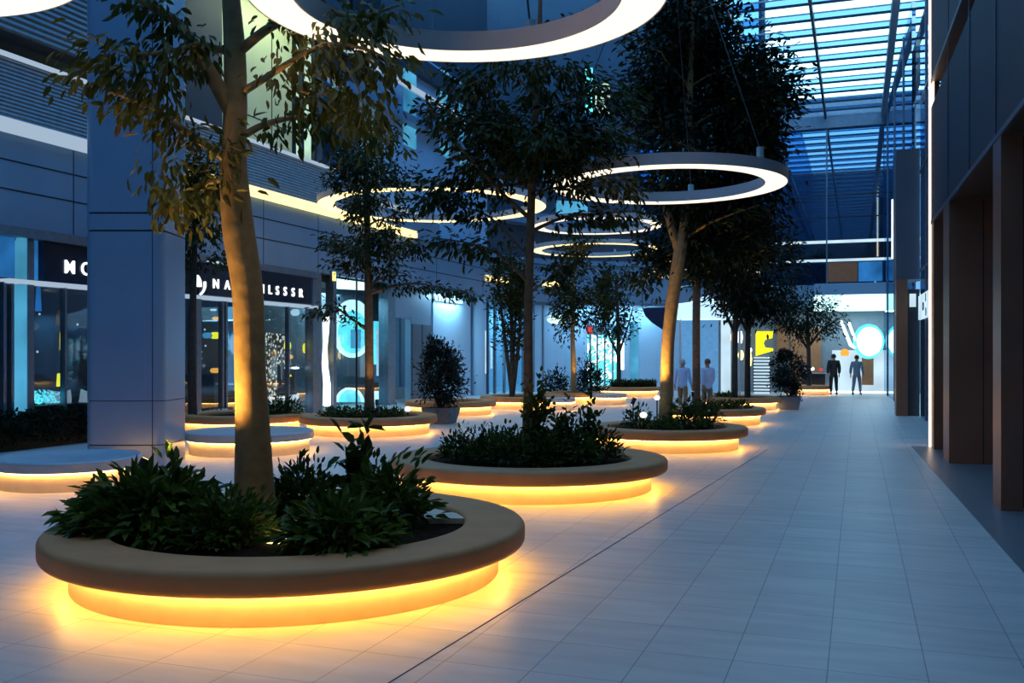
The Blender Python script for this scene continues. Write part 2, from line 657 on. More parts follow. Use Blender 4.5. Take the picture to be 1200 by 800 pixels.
# strip at the foot of the parapet
p1, p2 = pxp(180)[0], pxp(478)[0]
trim(MB().band(-2, p1, 0.0, 0.42, 6.47, 6.72), M['strip_white'])
trim(MB().band(p1, p2, 0.0, 0.42, 6.47, 6.72), M['strip_yellow'])
trim(MB().band(p2, PEND, 0.0, 0.42, 6.47, 6.72), M['fascia'])
for a_, b_ in ((563, 590), (632, 658)):
    trim(MB().band(pxp(a_)[0], pxp(b_)[0], 0.25, 0.30, 5.35, 5.62), M['strip_yellow'])
# ribbed parapet and rail, rounded at its far end
mb = MB().band(-2, pA, 0.05, 0.40, 6.72, 7.95)
c = path(pA, -0.55, 0)
struct(mb.build('wall_left', M['rib']))
mb = MB()
pts = [(pA + 0.95 * math.sin(t_), -0.55 + 0.95 * math.cos(t_)) for t_ in np.linspace(0, PI / 2, 10)]
for (a0, b0), (a1, b1) in zip(pts[:-1], pts[1:]):
    q = [path(a0, b0, 6.72), path(a1, b1, 6.72), path(a1, b1 - 0.15, 6.72), path(a0, b0 - 0.15, 6.72)]
    mb.hexa(q + [Vector((p.x, p.y, 7.95)) for p in q])
struct(mb.build('wall_left', M['rib'], smooth=False))
trim(MB().band(-2, pA + 0.3, 0.15, 0.46, 7.95, 8.04), M['strip_white'])
# floor of the upper gallery and the wall behind it
struct(MB().band(-2, PEND, -3.2, 0.0, 6.3, 6.47).build('ceiling', M['fascia']))
struct(MB().band(-2, pxp(225)[0], -1.6, -1.4, 6.47, 13.0).build('wall_left', M['dark']))
struct(MB().band(-2, pxp(214)[0], -0.5, 0.1, 8.6, 11.6).build('wall_left', M['rib_dark']))
struct(MB().band(pxp(225)[0], pxp(297)[0], -1.4, -1.1, 6.47, 13.6).build('wall_left', M['slate']))
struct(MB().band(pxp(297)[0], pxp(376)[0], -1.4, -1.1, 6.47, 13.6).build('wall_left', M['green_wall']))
mb = MB()
for px in (318, 342):
    p = pxp(px, -1.1)[0]
    mb.band(p, p + 0.04, -1.1, -1.09, 6.5, 13.5)
mb.band(pxp(297)[0], pxp(376)[0], -1.1, -1.09, 9.3, 9.34)
trim(mb, M['joint'])
window(MB().band(pxp(378)[0], pxp(400)[0], -1.3, -1.2, 6.9, 13.6), M['green_win'])
mb = MB()
for px in (377, 386, 400, 432):
    p = pxp(px)[0]
    mb.band(p, p + 0.12, -1.25, -1.05, 6.5, 13.6)
trim(mb, M['dark_metal'])
struct(MB().band(pxp(401)[0], pxp(452)[0], -1.4, -1.1, 6.47, 13.6).build('wall_left', M['slate2']))
window(MB().band(pxp(410)[0], pxp(432)[0], -1.1, -1.04, 7.2, 12.2), M['glass_dark'])
struct(MB().band(pxp(452)[0], pxp(575)[0], -1.4, -0.2, 6.47, 14.2).build('wall_left', M['fascia_light']))
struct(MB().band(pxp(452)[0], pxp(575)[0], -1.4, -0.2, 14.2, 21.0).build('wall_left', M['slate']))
# blue windows in that pale wall, upper floors
for (a_, b_, z0, z1) in ((478, 492, 10.2, 13.8), (520, 530, 10.5, 14.2), (543, 550, 10.5, 14.2)):
    window(MB().band(pxp(a_)[0], pxp(b_)[0], -0.2, -0.15, z0, z1), M['cyan_dim'])
# second-floor parapet, higher up
struct(MB().band(pxp(300)[0], pxp(610)[0], -0.9, 0.1, 13.2, 13.9).build('wall_left', M['slate']))
pr0, pr1 = pxp(395)[0], pxp(580)[0]
trim(MB().band(pr0, pr1, 0.12, 0.26, 12.28, 12.46), M['strip_white'])
window(MB().band(pr0, pr1, 0.15, 0.2, 11.3, 12.28), M['glass'])
trim(MB().band(pr0, pr1, -0.2, 0.24, 11.0, 11.3), M['fascia'])
# stepped gallery rails seen through the third ring
trim(MB().band(pxp(440)[0], pxp(505)[0], 0.25, 0.42, 7.3, 7.5), M['strip_white'])
struct(MB().band(pxp(440)[0], pxp(505)[0], 0.2, 0.4, 6.72, 7.3).build('wall_left', M['fascia']))
# bend and upper wall to the end
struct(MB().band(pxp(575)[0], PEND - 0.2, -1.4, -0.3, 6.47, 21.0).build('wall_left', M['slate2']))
for (a_, b_, y0, y1, mm) in ((688, 696, 78, 130, 'cyan'), (698, 716, 96, 132, 'green_win'), (640, 668, 175, 215, 'cyan_dim'), (655, 690, 236, 262, 'cyan_dim')):
    p0, z0 = pz(a_, y1)
    p1_, z1 = pz(b_, y0)
    window(MB().band(p0, p1_, -0.3, -0.22, z0, z1), M[mm])
# curved balcony edges
for z0, z1 in ((8.4, 9.0), (11.4, 12.0)):
    trim(MB().band(pxp(590)[0], PEND - 0.2, -0.3, 0.5, z0, z1), M['fascia'])
struct(MB().band(-2, PEND, -4.0, -3.6, 0, 16.0).build('wall_left', M['dark']))
# shop ceiling and dark shop backs
struct(MB().band(-2, PARC, -3.6, 0.0, 4.3, 4.5).build('ceiling', M['dark']))
struct(MB().band(-2, pxp(375)[0], -3.4, -3.2, 0, 4.3).build('wall_left', M['dark']))
# shopfront piers
mb = MB()
for a_, b_ in ((27, 34), (225, 231), (362, 372), (386, 390)):
    mb.band(pxp(a_)[0], pxp(b_)[0], -0.15, 0.15, 0, 4.55)
trim(mb, M['frame'])
mb = MB()
for a_, b_ in ((1, 5), (10, 13), (73, 75), (205, 208), (258, 260), (262, 264), (303, 305), (336, 337)):
    mb.band(pxp(a_)[0], pxp(b_)[0], -0.06, 0.08, 0, 3.4)
trim(mb, M['frame'])
trim(MB().band(pxp(2)[0], pxp(366)[0], -0.05, 0.22, 3.38, 3.47), M['strip_white'])
trim(MB().band(-2, pxp(366)[0], -0.2, 0.3, 4.35, 4.55), M['frame'])
# shop glass, pane by pane
for a_, b_ in ((-120, 0), (34, 73), (75, 140), (140, 205), (208, 225), (231, 258), (305, 361)):
    window(MB().band(pxp(a_)[0] + 0.02, pxp(b_)[0] - 0.02, -0.01, 0.01, 0.02, 3.38), M['glass'])
for n_, (a_, b_) in enumerate(((264.5, 302),)):
    struct(MB().band(pxp(a_)[0], pxp(b_)[0], -0.03, 0.0, 0.02, 3.36).build('door_1', M['glass_dark']))
# blue lit jambs at the left
trim(MB().band(pxp(0)[0] - .6, pxp(17)[0], -0.04, 0.02, 3.5, 4.35), M['blue_glow'])
trim(MB().band(pxp(18)[0], pxp(25)[0], -0.04, 0.16, 0, 4.35), M['cyan_dim'])
trim(MB().band(pxp(27)[0], pxp(43)[0], -0.04, 0.03, 3.5, 4.35), M['blue_glow'])


def wshape(name, pix, off, th, m, parent=None):
    return MB().prism([pz(x, y, off) for x, y in pix], off, th).build(name, m, parent)


def arc(cx, cy, rx, ry, a0, a1, n=24):
    return [(cx + rx * math.cos(math.radians(a0 + (a1 - a0) * i / n)), cy - ry * math.sin(math.radians(a0 + (a1 - a0) * i / n))) for i in range(n + 1)]


# sign boards
p0, _ = pxp(45)
p1, _ = pxp(150)
sg = thing('shop_sign', 'navy fascia sign with lit white M and O, left of the big column', 'sign', path(p0, 0.05, 3.5))
MB().band(p0, p1, 0.02, 0.14, 3.48, 4.34).build('board', M['sign_navy'], sg)
for ch, px, sz in (('M', 81.5, 0.42), ('O', 102, 0.42)):
    p, d = pxp(px, 0.16)
    text('letter', ch, sz, path(p, 0.16, 3.83), U, M['letter'], sg, bold=0.003)
sg = thing('shop_sign', 'long navy fascia sign with lit white letters NA and ILSSSR behind the near trunk', 'sign', path(pxp(222)[0], 0.05, 3.5))
MB().band(pxp(222)[0], pxp(356)[0], 0.02, 0.30, 3.48, 4.34).build('board', M['sign_navy'], sg)
for ch, px, sz in (('N', 253, .36), ('A', 266.5, .36), ('I', 308.5, .37), ('L', 316.5, .37), ('S', 325, .37), ('S', 334, .37), ('S', 343.5, .37), ('R', 352.5, .37)):
    p, d = pxp(px, 0.31)
    text('letter', ch, sz, path(p, 0.315, 3.80), U, M['letter'], sg, bold=0.003)
wshape('emblem', arc(230, 336, 5.8, 14, 90, 0, 12) + [(230, 336)], 0.305, 0.03, M['letter'], sg)
o_ = arc(230, 333, 10.8, 14, 14, -65, 12)
i_ = arc(229.4, 333, 9.2, 12.6, -65, 14, 12)
wshape('emblem', o_ + i_, 0.305, 0.03, M['letter'], sg)
# small cool white light strip above that sign
trim(MB().band(pxp(232)[0], pxp(272)[0], 0.30, 0.36, 4.36, 4.42), M['soft_white'])

# upper windows above sign 2
window(MB().band(pxp(356)[0], pxp(366)[0], 0.0, 0.04, 3.5, 4.3), M['blue_glow'])
# small yellow wall lamp
lp = thing('wall_lamp', 'small square yellow wall lamp high on the pier right of the sign', 'lamp', path(pxp(381)[0], 0.2, 4.5))
p, z = pz(381, 324)
MB().band(p - .12, p + .12, 0.25, 0.33, z - .18, z + .18).build('lamp_housing', M['frame'], lp)
MB().band(p - .09, p + .09, 0.33, 0.36, z - .15, z + .15).build('lamp_glass', emat('yellow_square_lamp', (1, .85, .25), 1.3), lp)

# cyan display shop (px 388-450)
pB0, pB1 = pxp(388)[0], pxp(450)[0]
struct(MB().band(pB0 - 1.5, pB1 + 7, -3.2, -3.0, 0, 4.5).build('wall_left', mat('grey_blue_shop_wall', (0.22, 0.26, 0.28), 0.6, emit=(.12, .17, .19), es=.35)))  # wall emission stands in for the shop's own lighting
window(MB().band(pxp(391)[0], pxp(449)[0], -0.01, 0.01, 0.02, 4.5), M['glass'])
ds = thing('display_niche', 'glowing cyan oval display niche behind glass, left of the slim trunk', 'display', path(pxp(410)[0], -1.0, 1.2))
def wz(px, py, off): return pz(px, py, off)
wshape('niche_surround', arc(412, 385, 23, 34, 0, 360, 40)[:-1], -1.0, 0.08, M['cyan_pale'], ds)
wshape('niche_back', arc(413, 389, 17, 25, 0, 360, 40)[:-1], -0.91, 0.03, M['cyan'], ds)
wshape('shelf_panel', [(411, 386), (422, 386), (422, 408), (411, 408)], -0.87, 0.03, M['cyan_dim'], ds)
o = wshape('header_panel', [(391, 326), (427, 331), (427, 340), (391, 338)], 0.02, 0.05, M['cyan_pale'])
tag(o, 'pale cyan lit panel at the top of the cyan shop window', 'panel')
dm = thing('dome_display', 'low cyan dome glowing at the foot of the cyan shop window', 'display', path(pxp(409)[0], -0.8, 0))
wshape('dome', arc(409, 471, 16, 17, 0, 180, 24), -1.0, 0.08, M['cyan'], dm)
wshape('rim', arc(409, 471, 16, 17, 0, 180, 24) + arc(409, 471, 14, 15, 180, 0, 24), -0.9, 0.06, M['cyan_pale'], dm)
o = wshape('curved_light', [(378, 372), (381, 368), (384, 372), (383, 390), (381, 408), (382, 430), (385, 450), (385, 476), (378, 476), (379, 450), (377, 425), (379, 400), (378, 385)], 0.05, 0.08, M['white_glow'])
tag(o, 'wavy glowing white vertical light beside the cyan shop window', 'light')
o = wshape('poster_panel', [(441, 385), (448, 386), (448, 441), (441, 440)], -0.8, 0.05, M['soft_white'])
tag(o, 'pale lit poster panel right of the cyan niche', 'poster')
o = wshape('light_box', [(436, 458), (448, 458), (448, 471), (436, 471)], -0.8, 0.1, M['cyan_pale'])
tag(o, 'small pale cyan light box low in the shop window right of the slim trunk', 'light')
# thin pole in front of the niche
o = MB().tube([path(pxp(409)[0], 0.3, 0.0), path(pxp(409)[0], 0.3, 4.55)], 0.035).build('thin_pole', M['dark_metal'])
tag(o, 'thin dark vertical pole in front of the cyan display niche', 'pole')
# pier, little glass shop and grey doors
trim(MB().band(pxp(449.5)[0], pxp(458)[0], -0.2, 0.2, 0, 4.55), M['frame'])
window(MB().band(pxp(458.5)[0], pxp(479)[0], -0.01, 0.01, 0.02, 3.3), M['glass'])
struct(MB().band(pxp(458)[0], pxp(480)[0], -0.1, 0.1, 3.3, 4.55).build('wall_left', M['fascia']))
window(MB().band(pxp(470)[0], pxp(477)[0], -1.2, -1.15, 1.5, 3.2), M['cyan'])
struct(MB().band(pxp(480)[0], pxp(505)[0], -0.2, 0.05, 0, 4.55).build('wall_left', M['fascia']))
struct(MB().band(pxp(481)[0], pxp(492)[0], 0.05, 0.09, 0.02, 3.1).build('door_2', M['slate2']))
struct(MB().band(pxp(493)[0], pxp(503)[0], 0.05, 0.09, 0.02, 3.1).build('door_3', M['slate2']))
# pale wall with lit top and shiny corner column
struct(MB().band(pxp(505)[0], pxp(549)[0], -0.2, 0.1, 0, 4.55).build('wall_left', M['fascia_light']))
trim(MB().band(pxp(507)[0], pxp(537)[0], 0.1, 0.2, 4.15, 4.25), M['cyan_pale'])
p, d = pxp(559)
mb = MB().lathe(path(p, 0.0, 0), [(0.01, 0), (0.42, 0), (0.42, 4.55), (0.01, 4.55)], 32)
trim(mb, M['fascia_light'], auto=40)
trim(MB().band(p - .03, p + .03, 0.42, 0.45, 1.0, 3.0), M['soft_white'])
# glazed shop at the bend and walls behind
struct(MB().band(pxp(566)[0], PEND - 0.6, -1.6, -1.5, 0, 4.5).build('wall_left', mat('teal_blue_shop_wall', (0.18, 0.30, 0.40), 0.6, emit=(.05, .22, .40), es=.6)))  # blue interior light put into the wall as emission
struct(MB().band(PARC, PEND, -3.6, 0.0, 4.4, 4.55).build('ceiling', M['fascia']))
window(MB().band(pxp(571)[0], pxp(624)[0], -0.01, 0.01, 0.02, 4.4), M['glass'])
mb = MB()
for px in (571, 579, 590, 601, 612, 624, 635):
    p = pxp(px)[0]
    mb.band(p, p + 0.1, -0.06, 0.06, 0, 4.4)
trim(mb, M['frame'])
for a_, b_, y0, y1 in ((573, 578, 365, 445), (581, 586, 395, 430)):
    p0, z0 = pz(a_, y1)
    p1_, z1 = pz(b_, y0)
    o = MB().band(p0, p1_, -0.8, -0.75, z0, z1).build('shop_light_box', M['cyan_pale'])
    tag(o, 'tall pale cyan lit panel in the glazed bend, leftmost of two' if a_ == 573 else 'short pale cyan lit panel in the glazed bend, right of the tall one', 'panel')
struct(MB().band(pxp(626)[0], pxp(688)[0], -0.2, 0.02, 0, 4.4).build('wall_left', M['fascia_light']))
o = wshape('oval_light', arc(653, 374, 12, 6, 0, 360, 24)[:-1], 0.03, 0.05, M['cyan_pale'])
tag(o, 'pale cyan oval light on the curved wall behind the narrow tree', 'light')
# bright shop with the white tree display
p0, z0 = pz(691, 452)
p1_, z1 = pz(726, 392)
bs = thing('lit_shop_window', 'brilliant cyan white shop window with white leaf display behind the round bush', 'shop window', path(p0, 0, 0))
MB().band(p0, p1_, -0.6, -0.55, z0, z1).build('back_panel', M['cyan'], bs)
P_, D_ = [], []
pc, zc = pz(704, 420)
for i in range(110):
    a_ = random.uniform(0, 2 * PI)
    r = math.sqrt(random.random())
    P_.append(path(pc + r * 0.9 * math.cos(a_), -0.45, zc + r * 1.5 * math.sin(a_)))
    D_.append((random.uniform(-1, 1), 0.1, random.uniform(-1, 1)))
leaves('white_leaf_display', P_, D_, 0.38, M['white_glow'], bs)
mb = MB()
for px in (691, 699, 708, 717, 726):
    p = pxp(px)[0]
    mb.band(p, p + 0.07, -0.1, 0.06, 0, z1)
mb.build('frame', M['frame'], bs)
sg = thing('shop_sign', 'small shop sign with a red square end above the bright cyan shop window', 'sign', path(p0, 0.05, z1))
p2, z2 = pz(687, 391)
p3, z3 = pz(712, 382)
MB().band(p2, p2 + .28, 0.05, 0.12, z2, z3).build('red_square', M['red'], sg)
MB().band(p2 + .28, p3, 0.05, 0.1, z2 - .05, z3 - .05).build('board', M['frame'], sg)
struct(MB().band(pxp(688)[0], pxp(740)[0], -0.1, 0.02, z3 + .05, 4.4).build('wall_left', M['fascia_light']))
o = wshape('warm_light_panel', [(727, 399), (731, 399), (731, 433), (727, 433)], 0.03, 0.04, M['white_glow'])
tag(o, 'slim warm white lit panel right of the bright cyan shop', 'light')
struct(MB().band(pxp(727)[0], PEND, -0.2, 0.02, 0, 4.4).build('wall_left', M['fascia_light']))
trim(MB().band(pxp(738)[0], pxp(748)[0], 0.02, 0.05, 0, 3.6), M['cyan_dim'])

# ------------------------------------------------------------------ setting: end wall
EZ = 5.3
p0e, p1e = PEND, 66.5
struct(MB().band(p0e - 1.5, p1e, -0.6, -0.4, 0, 5.3).build('wall_back', mat('end_shop_back', (0.10, 0.13, 0.16), 0.6, emit=(.08, .16, .25), es=.18)))  # low emission imitates light inside the end shops
struct(MB().band(p0e - 2.0, p1e, -0.5, 0.0, EZ, 13.2).build('wall_back', M['glass_end']))
trim(MB().band(p0e - 2.0, p1e, -0.1, 0.25, 13.0, 13.6), M['steel'])
trim(MB().band(p0e, p1e, 0.0, 0.1, 7.36, 7.50).band(p0e, p1e, 0.0, 0.1, 6.46, 6.58), M['soft_white'])
struct(MB().band(p0e, p1e, 0.0, 0.04, 6.58, 7.36).build('wall_back', M['glass_dark']))
mb = MB()
for px in (968, 1040):
    p = pxp(px)[0]
    mb.band(p, p + 0.07, 0.0, 0.12, EZ, 13.0)
trim(mb, M['frame'])
mb = MB()
for z_ in (8.6, 9.7, 10.8, 11.9):
    mb.band(p0e, p1e, 0.0, 0.03, z_, z_ + 0.05)
trim(mb, M['dark_metal'])
# glowing panels standing in for faintly lit rooms behind the low band
window(MB().band(pxp(968)[0], pxp(1005)[0], 0.01, 0.05, 5.45, 6.40), M['wood'])
window(MB().band(pxp(1006)[0], pxp(1034)[0], 0.01, 0.05, 5.45, 6.40), M['blue_glow'])
# white soffit canopy over the end shops
mb = MB().band(pxp(955)[0], p1e, -0.4, 1.3, 4.75, 5.3)
trim(mb, M['fascia_light'])
trim(MB().band(pxp(955)[0], p1e, 0.2, 1.25, 4.0, 4.75), M['cyan_pale'])
trim(MB().band(p0e, pxp(955)[0], -0.4, 0.4, 4.2, 5.3), M['fascia'])
trim(MB().band(pxp(960)[0], pxp(1036)[0], -0.1, 0.05, 0.02, 0.10), M['white_glow'])
struct(MB().band(pxp(975)[0], pxp(1036)[0], -0.36, -0.3, 0.0, 2.1).build('wall_back', M['soft_white']))
struct(MB().band(pxp(1010)[0], pxp(1024)[0], -0.29, -0.25, 0.4, 2.6).build('door_4', M['wood']))
# big round sign with V stroke
cs = thing('round_sign', 'big white glowing disc with cyan rim and V shaped white stroke at the far end', 'sign', path(pxp(1018)[0], 0.6, 1.0))
wshape('rim', arc(1018, 400, 18.5, 20.5, 0, 360, 40)[:-1], 0.60, 0.10, M['cyan'], cs)
wshape('disc', arc(1019, 400, 15, 17, 0, 360, 40)[:-1], 0.71, 0.05, M['white_glow'], cs)
wshape('stroke', [(984, 376), (987, 375), (998, 402), (1004, 407), (1001, 409), (995, 405)], 0.62, 0.08, M['white_glow'], cs)
wshape('stroke', [(993, 378), (996, 377), (1004, 398), (1001, 400)], 0.62, 0.08, M['white_glow'], cs)
# yellow sign
o = wshape('yellow_sign', [(886, 388), (906, 388), (905, 396), (897, 398), (895, 402), (897, 407), (906, 408), (906, 411), (886, 417)], 0.5, 0.12, M['yellow_glow'])
tag(o, 'bright yellow letter-like sign with a notch on its right side, by the striped panel', 'sign')
# brown shop panels
for k, (a_, b_, y0, y1) in enumerate(((844, 858, 388, 402), (910, 924, 380, 418), (926, 962, 383, 450))):
    pa, za = pz(a_, y1)
    pb, zb = pz(b_, y0)
    struct(MB().band(pa, pb, -0.35, -0.25, za, zb).build('wall_back', M['wood']))
o = wshape('lit_picture', [(848, 391), (857, 391), (857, 399), (848, 399)], -0.2, 0.04, emat('warm_picture_glow', (1, .85, .6), 1.3))
tag(o, 'small warm lit picture left of the two close trunks', 'picture')
# striped screen
st = thing('slatted_screen', 'white horizontally slatted screen under the yellow sign', 'screen', path(pxp(892)[0], 2.0, 0))
mb = MB()
for k in range(13):
    y = 418 + k * 3.75
    pa, za = pz(883, y, 2.0)
    pb, zb = pz(902, y + 1.9, 2.0)
    mb.band(pa, pb, 2.0, 2.06, zb, za)
mb.build('slats', M['soft_white'], st)
mb = MB()
for px in (883, 902):
    p = pxp(px, 2.0)[0]
    mb.band(p - .03, p + .03, 1.95, 2.0, 0, pz(px, 417, 2.0)[1])
mb.build('frame', M['dark_metal'], st)
# lanterns between the two trunks
for k, (px, py, w, h, mm) in enumerate(((867, 395, 3.4, 8, 'white_glow'), (878, 392, 2.2, 6, 'white_glow'), (868, 416, 3.6, 6, 'warm_glow'), (878, 421, 3.4, 9, 'warm_glow'), (879, 410, 2.6, 3, 'white_glow'))):
    p, z = pz(px, py, 1.2)
    d = pxp(px, 1.2)[1]
    lt = thing('lantern', ['tall white lantern, topmost and left, behind the paired trunks', 'small white lantern, topmost and right, behind the paired trunks', 'round yellow lantern, lower left, behind the paired trunks', 'tall yellow lantern, lowest right, behind the paired trunks', 'tiny white lantern between the upper and lower ones behind the paired trunks'][k], 'lantern', path(p, 1.2, z), 'lanterns at the far shop')
    s_ = d / F
    prof = [(0.01, -h * s_), (w * s_ * .7, -h * s_ * .8), (w * s_, 0), (w * s_ * .7, h * s_ * .8), (0.01, h * s_)]
    MB().lathe(path(p, 1.2, z), prof, 12).build('shade', M[mm], lt, smooth=True)
    MB().tube([path(p, 1.2, z + h * s_), path(p, 1.2, 4.3)], 0.012, 5).build('cord', M['cable'], lt)
# flowers glowing orange near the counter and counter with people
o = wshape('flower_basket', arc(990, 413, 5, 4.5, 0, 180, 8) + [(985, 414), (986, 417), (994, 417), (995, 414)], 0.3, 0.3, M['orange_glow'])
tag(o, 'orange glowing flower basket left of the round sign', 'flowers')
ct = thing('shop_counter', 'dark shop counter in front of the far brown shop, below the flowers', 'counter', path(pxp(960)[0], 0.6, 0))
MB().band(pxp(940)[0], pxp(968)[0], 0.4, 0.9, 0, 0.95).build('body', M['dark_metal'], ct)
MB().band(pxp(939)[0], pxp(969)[0], 0.35, 0.95, 0.95, 1.0).build('worktop', M['white'], ct)
for k, (px, py) in enumerate(((944, 431), (952, 432), (962, 433))):
    p, z = pz(px, py, 0.6)
    o = MB().lathe(path(p, 0.6, z), [(0.01, -.09), (.08, -.06), (.1, 0), (.08, .06), (.01, .09)], 12).build('table_lamp', M['white_glow' if k < 2 else 'red'], smooth=True)
    tag(o, ['small round white lamp on the far counter, leftmost', 'small round white lamp on the far counter, in the middle', 'small round red lamp on the far counter'][k], 'lamp', 'lamps on the far counter')

# white tent, blue wall beneath it
tp = at(828, 345, 44)
tt = thing('market_tent', 'white lit pointed tent canopy behind the slim trunks', 'tent', Vector((tp.x, tp.y, 0)))
hw = 1.25
zt, ze, zb = tp.z, at(828, 357, 44).z, at(828, 374, 44).z
c4 = [Vector((tp.x - 2.2 * CL * .62 * sx + 1.0 * SL * sy, tp.y + 1.0 * CL * sy + 2.2 * SL * .62 * sx, 0)) for sx, sy in ((1, -1), (-1, -1), (-1, 1), (1, 1))]
prof = []
mb = MB()
ringsz = [(1.0, zb), (1.0, ze), (0.55, ze + (zt - ze) * .22), (0.2, ze + (zt - ze) * .6), (0.02, zt)]
vs, fs = [], []
for f_, z_ in ringsz:
    for q in c4:
        vs.append((tp.x + (q.x - tp.x) * f_, tp.y + (q.y - tp.y) * f_, z_))
for i in range(len(ringsz) - 1):
    for k in range(4):
        l = (k + 1) % 4
        fs.append((i * 4 + k, i * 4 + l, i * 4 + 4 + l, i * 4 + 4 + k))
MB().add(vs, fs).build('canopy', M['tent'], tt)
for q in c4:
    MB().tube([q, Vector((q.x, q.y, ze))], 0.05, 8).build('pole', M['white'], tt)
struct(MB().band(PEND + 0.1, pxp(842)[0], 0.02, 0.08, 0, 4.2).build('wall_back', mat('blue_lit_wall', (.2, .32, .46), .6, emit=(.06, .22, .42), es=.55)))  # blue light on this wall is its own emission
p = pxp(853)[0]
struct(MB().band(pxp(845)[0], pxp(856)[0], -0.2, 0.1, 0, 4.2).build('wall_back', M['soft_white']))
# dark blue swagged cloth hanging by the near pale trunk
fl = thing('hanging_banner', 'dark blue swagged cloth hanging on thin cords left of the leaning trunk', 'banner', at(768, 372, 24))
q = [(753, 362), (758, 360), (778, 360), (790, 362), (790, 390), (776, 386), (764, 378), (756, 370)]
vs = [at(x, y, 24) for x, y in q] + [at(x, y, 24) + Vector((0.05, .25, 0)) for x, y in q]
n = len(q)
MB().add(vs, [tuple(range(n)), tuple(range(2 * n - 1, n - 1, -1))] + [(i, (i + 1) % n, n + (i + 1) % n, n + i) for i in range(n)]).build('cloth', M['navy_cloth'], fl)
MB().tube([at(753, 362, 24), at(752, 330, 24)], 0.012, 5).build('cord', M['cable'], fl)
MB().tube([at(753, 361, 24), at(772, 352, 24.1), at(790, 352, 24.1)], 0.012, 5).build('cord', M['cable'], fl)

# ------------------------------------------------------------------ setting: right building
def rbox(*a):
    return MB().box(Rp, *a)


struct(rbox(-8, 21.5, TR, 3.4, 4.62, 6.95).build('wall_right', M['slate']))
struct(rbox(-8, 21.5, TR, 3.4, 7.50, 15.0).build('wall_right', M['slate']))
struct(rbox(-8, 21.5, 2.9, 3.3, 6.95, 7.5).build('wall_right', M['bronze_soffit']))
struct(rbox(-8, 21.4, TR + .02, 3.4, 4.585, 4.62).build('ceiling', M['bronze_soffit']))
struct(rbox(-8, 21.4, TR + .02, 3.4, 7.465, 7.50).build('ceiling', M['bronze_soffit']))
mb = MB()
for s in (8.0, 13.3, 15.7, 18.4):
    mb.box(Rp, s, s + 0.03, TR - 0.012, TR, 4.62, 15)
trim(mb, M['steel_dark'])
trim(rbox(-8, 21.5, TR - .012, TR + .02, 4.56, 4.63).box(Rp, -8, 21.5, TR - .012, TR + .02, 7.44, 7.51), M['slate2'])
# glass and bronze infill between piers
struct(rbox(-8, 21.3, 3.2, 3.4, 0, 4.6).build('wall_right', M['dark']))
window(rbox(7.5, 13.1, 2.9, 2.93, 0.02, 4.58), M['glass_dark'])
window(rbox(13.9, 18.4, 2.9, 2.93, 0.02, 4.58), M['glass_dark'])
for k, (s0, s1, t1) in enumerate(((12.95, 13.55, 2.21), (18.3, 19.2, 2.92), (20.9, 21.45, 2.45), (6.2, 6.9, 2.3))):
    struct(rbox(s0, s1, TR, t1, 0.0, 4.6).build('wall_right', M['bronze']))
trim(rbox(18.29, 18.3, 2.5, 2.515, 0.02, 4.58), M['joint'])
struct(rbox(13.3, 13.5, 2.21, 3.2, 0, 4.6).build('wall_right', M['slate']))
struct(rbox(20.95, 21.4, 2.45, 3.3, 0, 4.6).build('wall_right', M['dark']))
# glowing edge at the building corner
trim(rbox(21.45, 21.62, TR - .03, TR + .06, 0.0, 15.0), M['edge_led'])
trim(rbox(21.42, 21.66, TR + .06, TR + .16, 0.0, 15.0), M['bronze'])
# mirror-glass stretch, second portal, far glass
struct(rbox(21.66, 31.8, 2.62, 2.7, 0.0, 12.0).build('wall_right', M['glass_dark']))
mb = MB()
for s in (23.5, 25.6, 27.7, 29.8):
    mb.box(Rp, s, s + .06, 2.58, 2.64, 0, 12)
for z_ in (4.4, 7.4, 9.5):
    mb.box(Rp, 21.7, 31.8, 2.58, 2.64, z_, z_ + .06)
trim(mb, M['frame'])
struct(rbox(31.9, 32.6, 1.94, 2.27, 0, 4.2).build('wall_right', M['bronze']))
struct(rbox(32.0, 32.5, 2.27, 2.62, 0, 3.9).build('door_5', M['dark']))
struct(rbox(31.9, 33.4, 1.94, 2.62, 4.2, 8.2).build('wall_right', M['slate2']))
struct(rbox(33.4, 54, 2.5, 2.62, 0, 13.2).build('wall_right', M['glass_dark']))
trim(rbox(33.42, 33.5, 1.90, 1.97, 5.0, 6.9), M['white_glow'])
mb = MB()
for s in (37, 42, 47):
    mb.box(Rp, s, s + .05, 2.46, 2.5, 0, 13.2)
trim(mb, M['frame'])
sg = thing('wall_sign', 'white lit sign panel with dark blue characters beside the glowing corner edge', 'sign', Rp(29.5, 2.5, 3.4))
MB().box(Rp, 28.0, 31.0, 2.50, 2.57, 2.92, 3.62).build('panel', M['soft_white'], sg)
for k, (s, z_, ch) in enumerate(((28.7, 3.46, 'R'), (29.4, 3.24, 'CO'), (28.6, 3.06, 'D'))):
    text('character', ch, 0.30, Rp(s, 2.495, z_), Vector((-SR, -CR, 0)), M['ink'], sg, depth=0.01, bold=0.01)
o = rbox(31.82, 31.88, 2.32, 2.5, 3.35, 3.75).build('small_sign', M['soft_white'])
tag(o, 'small white lit sign over the dark doorway of the right hand wall', 'sign')

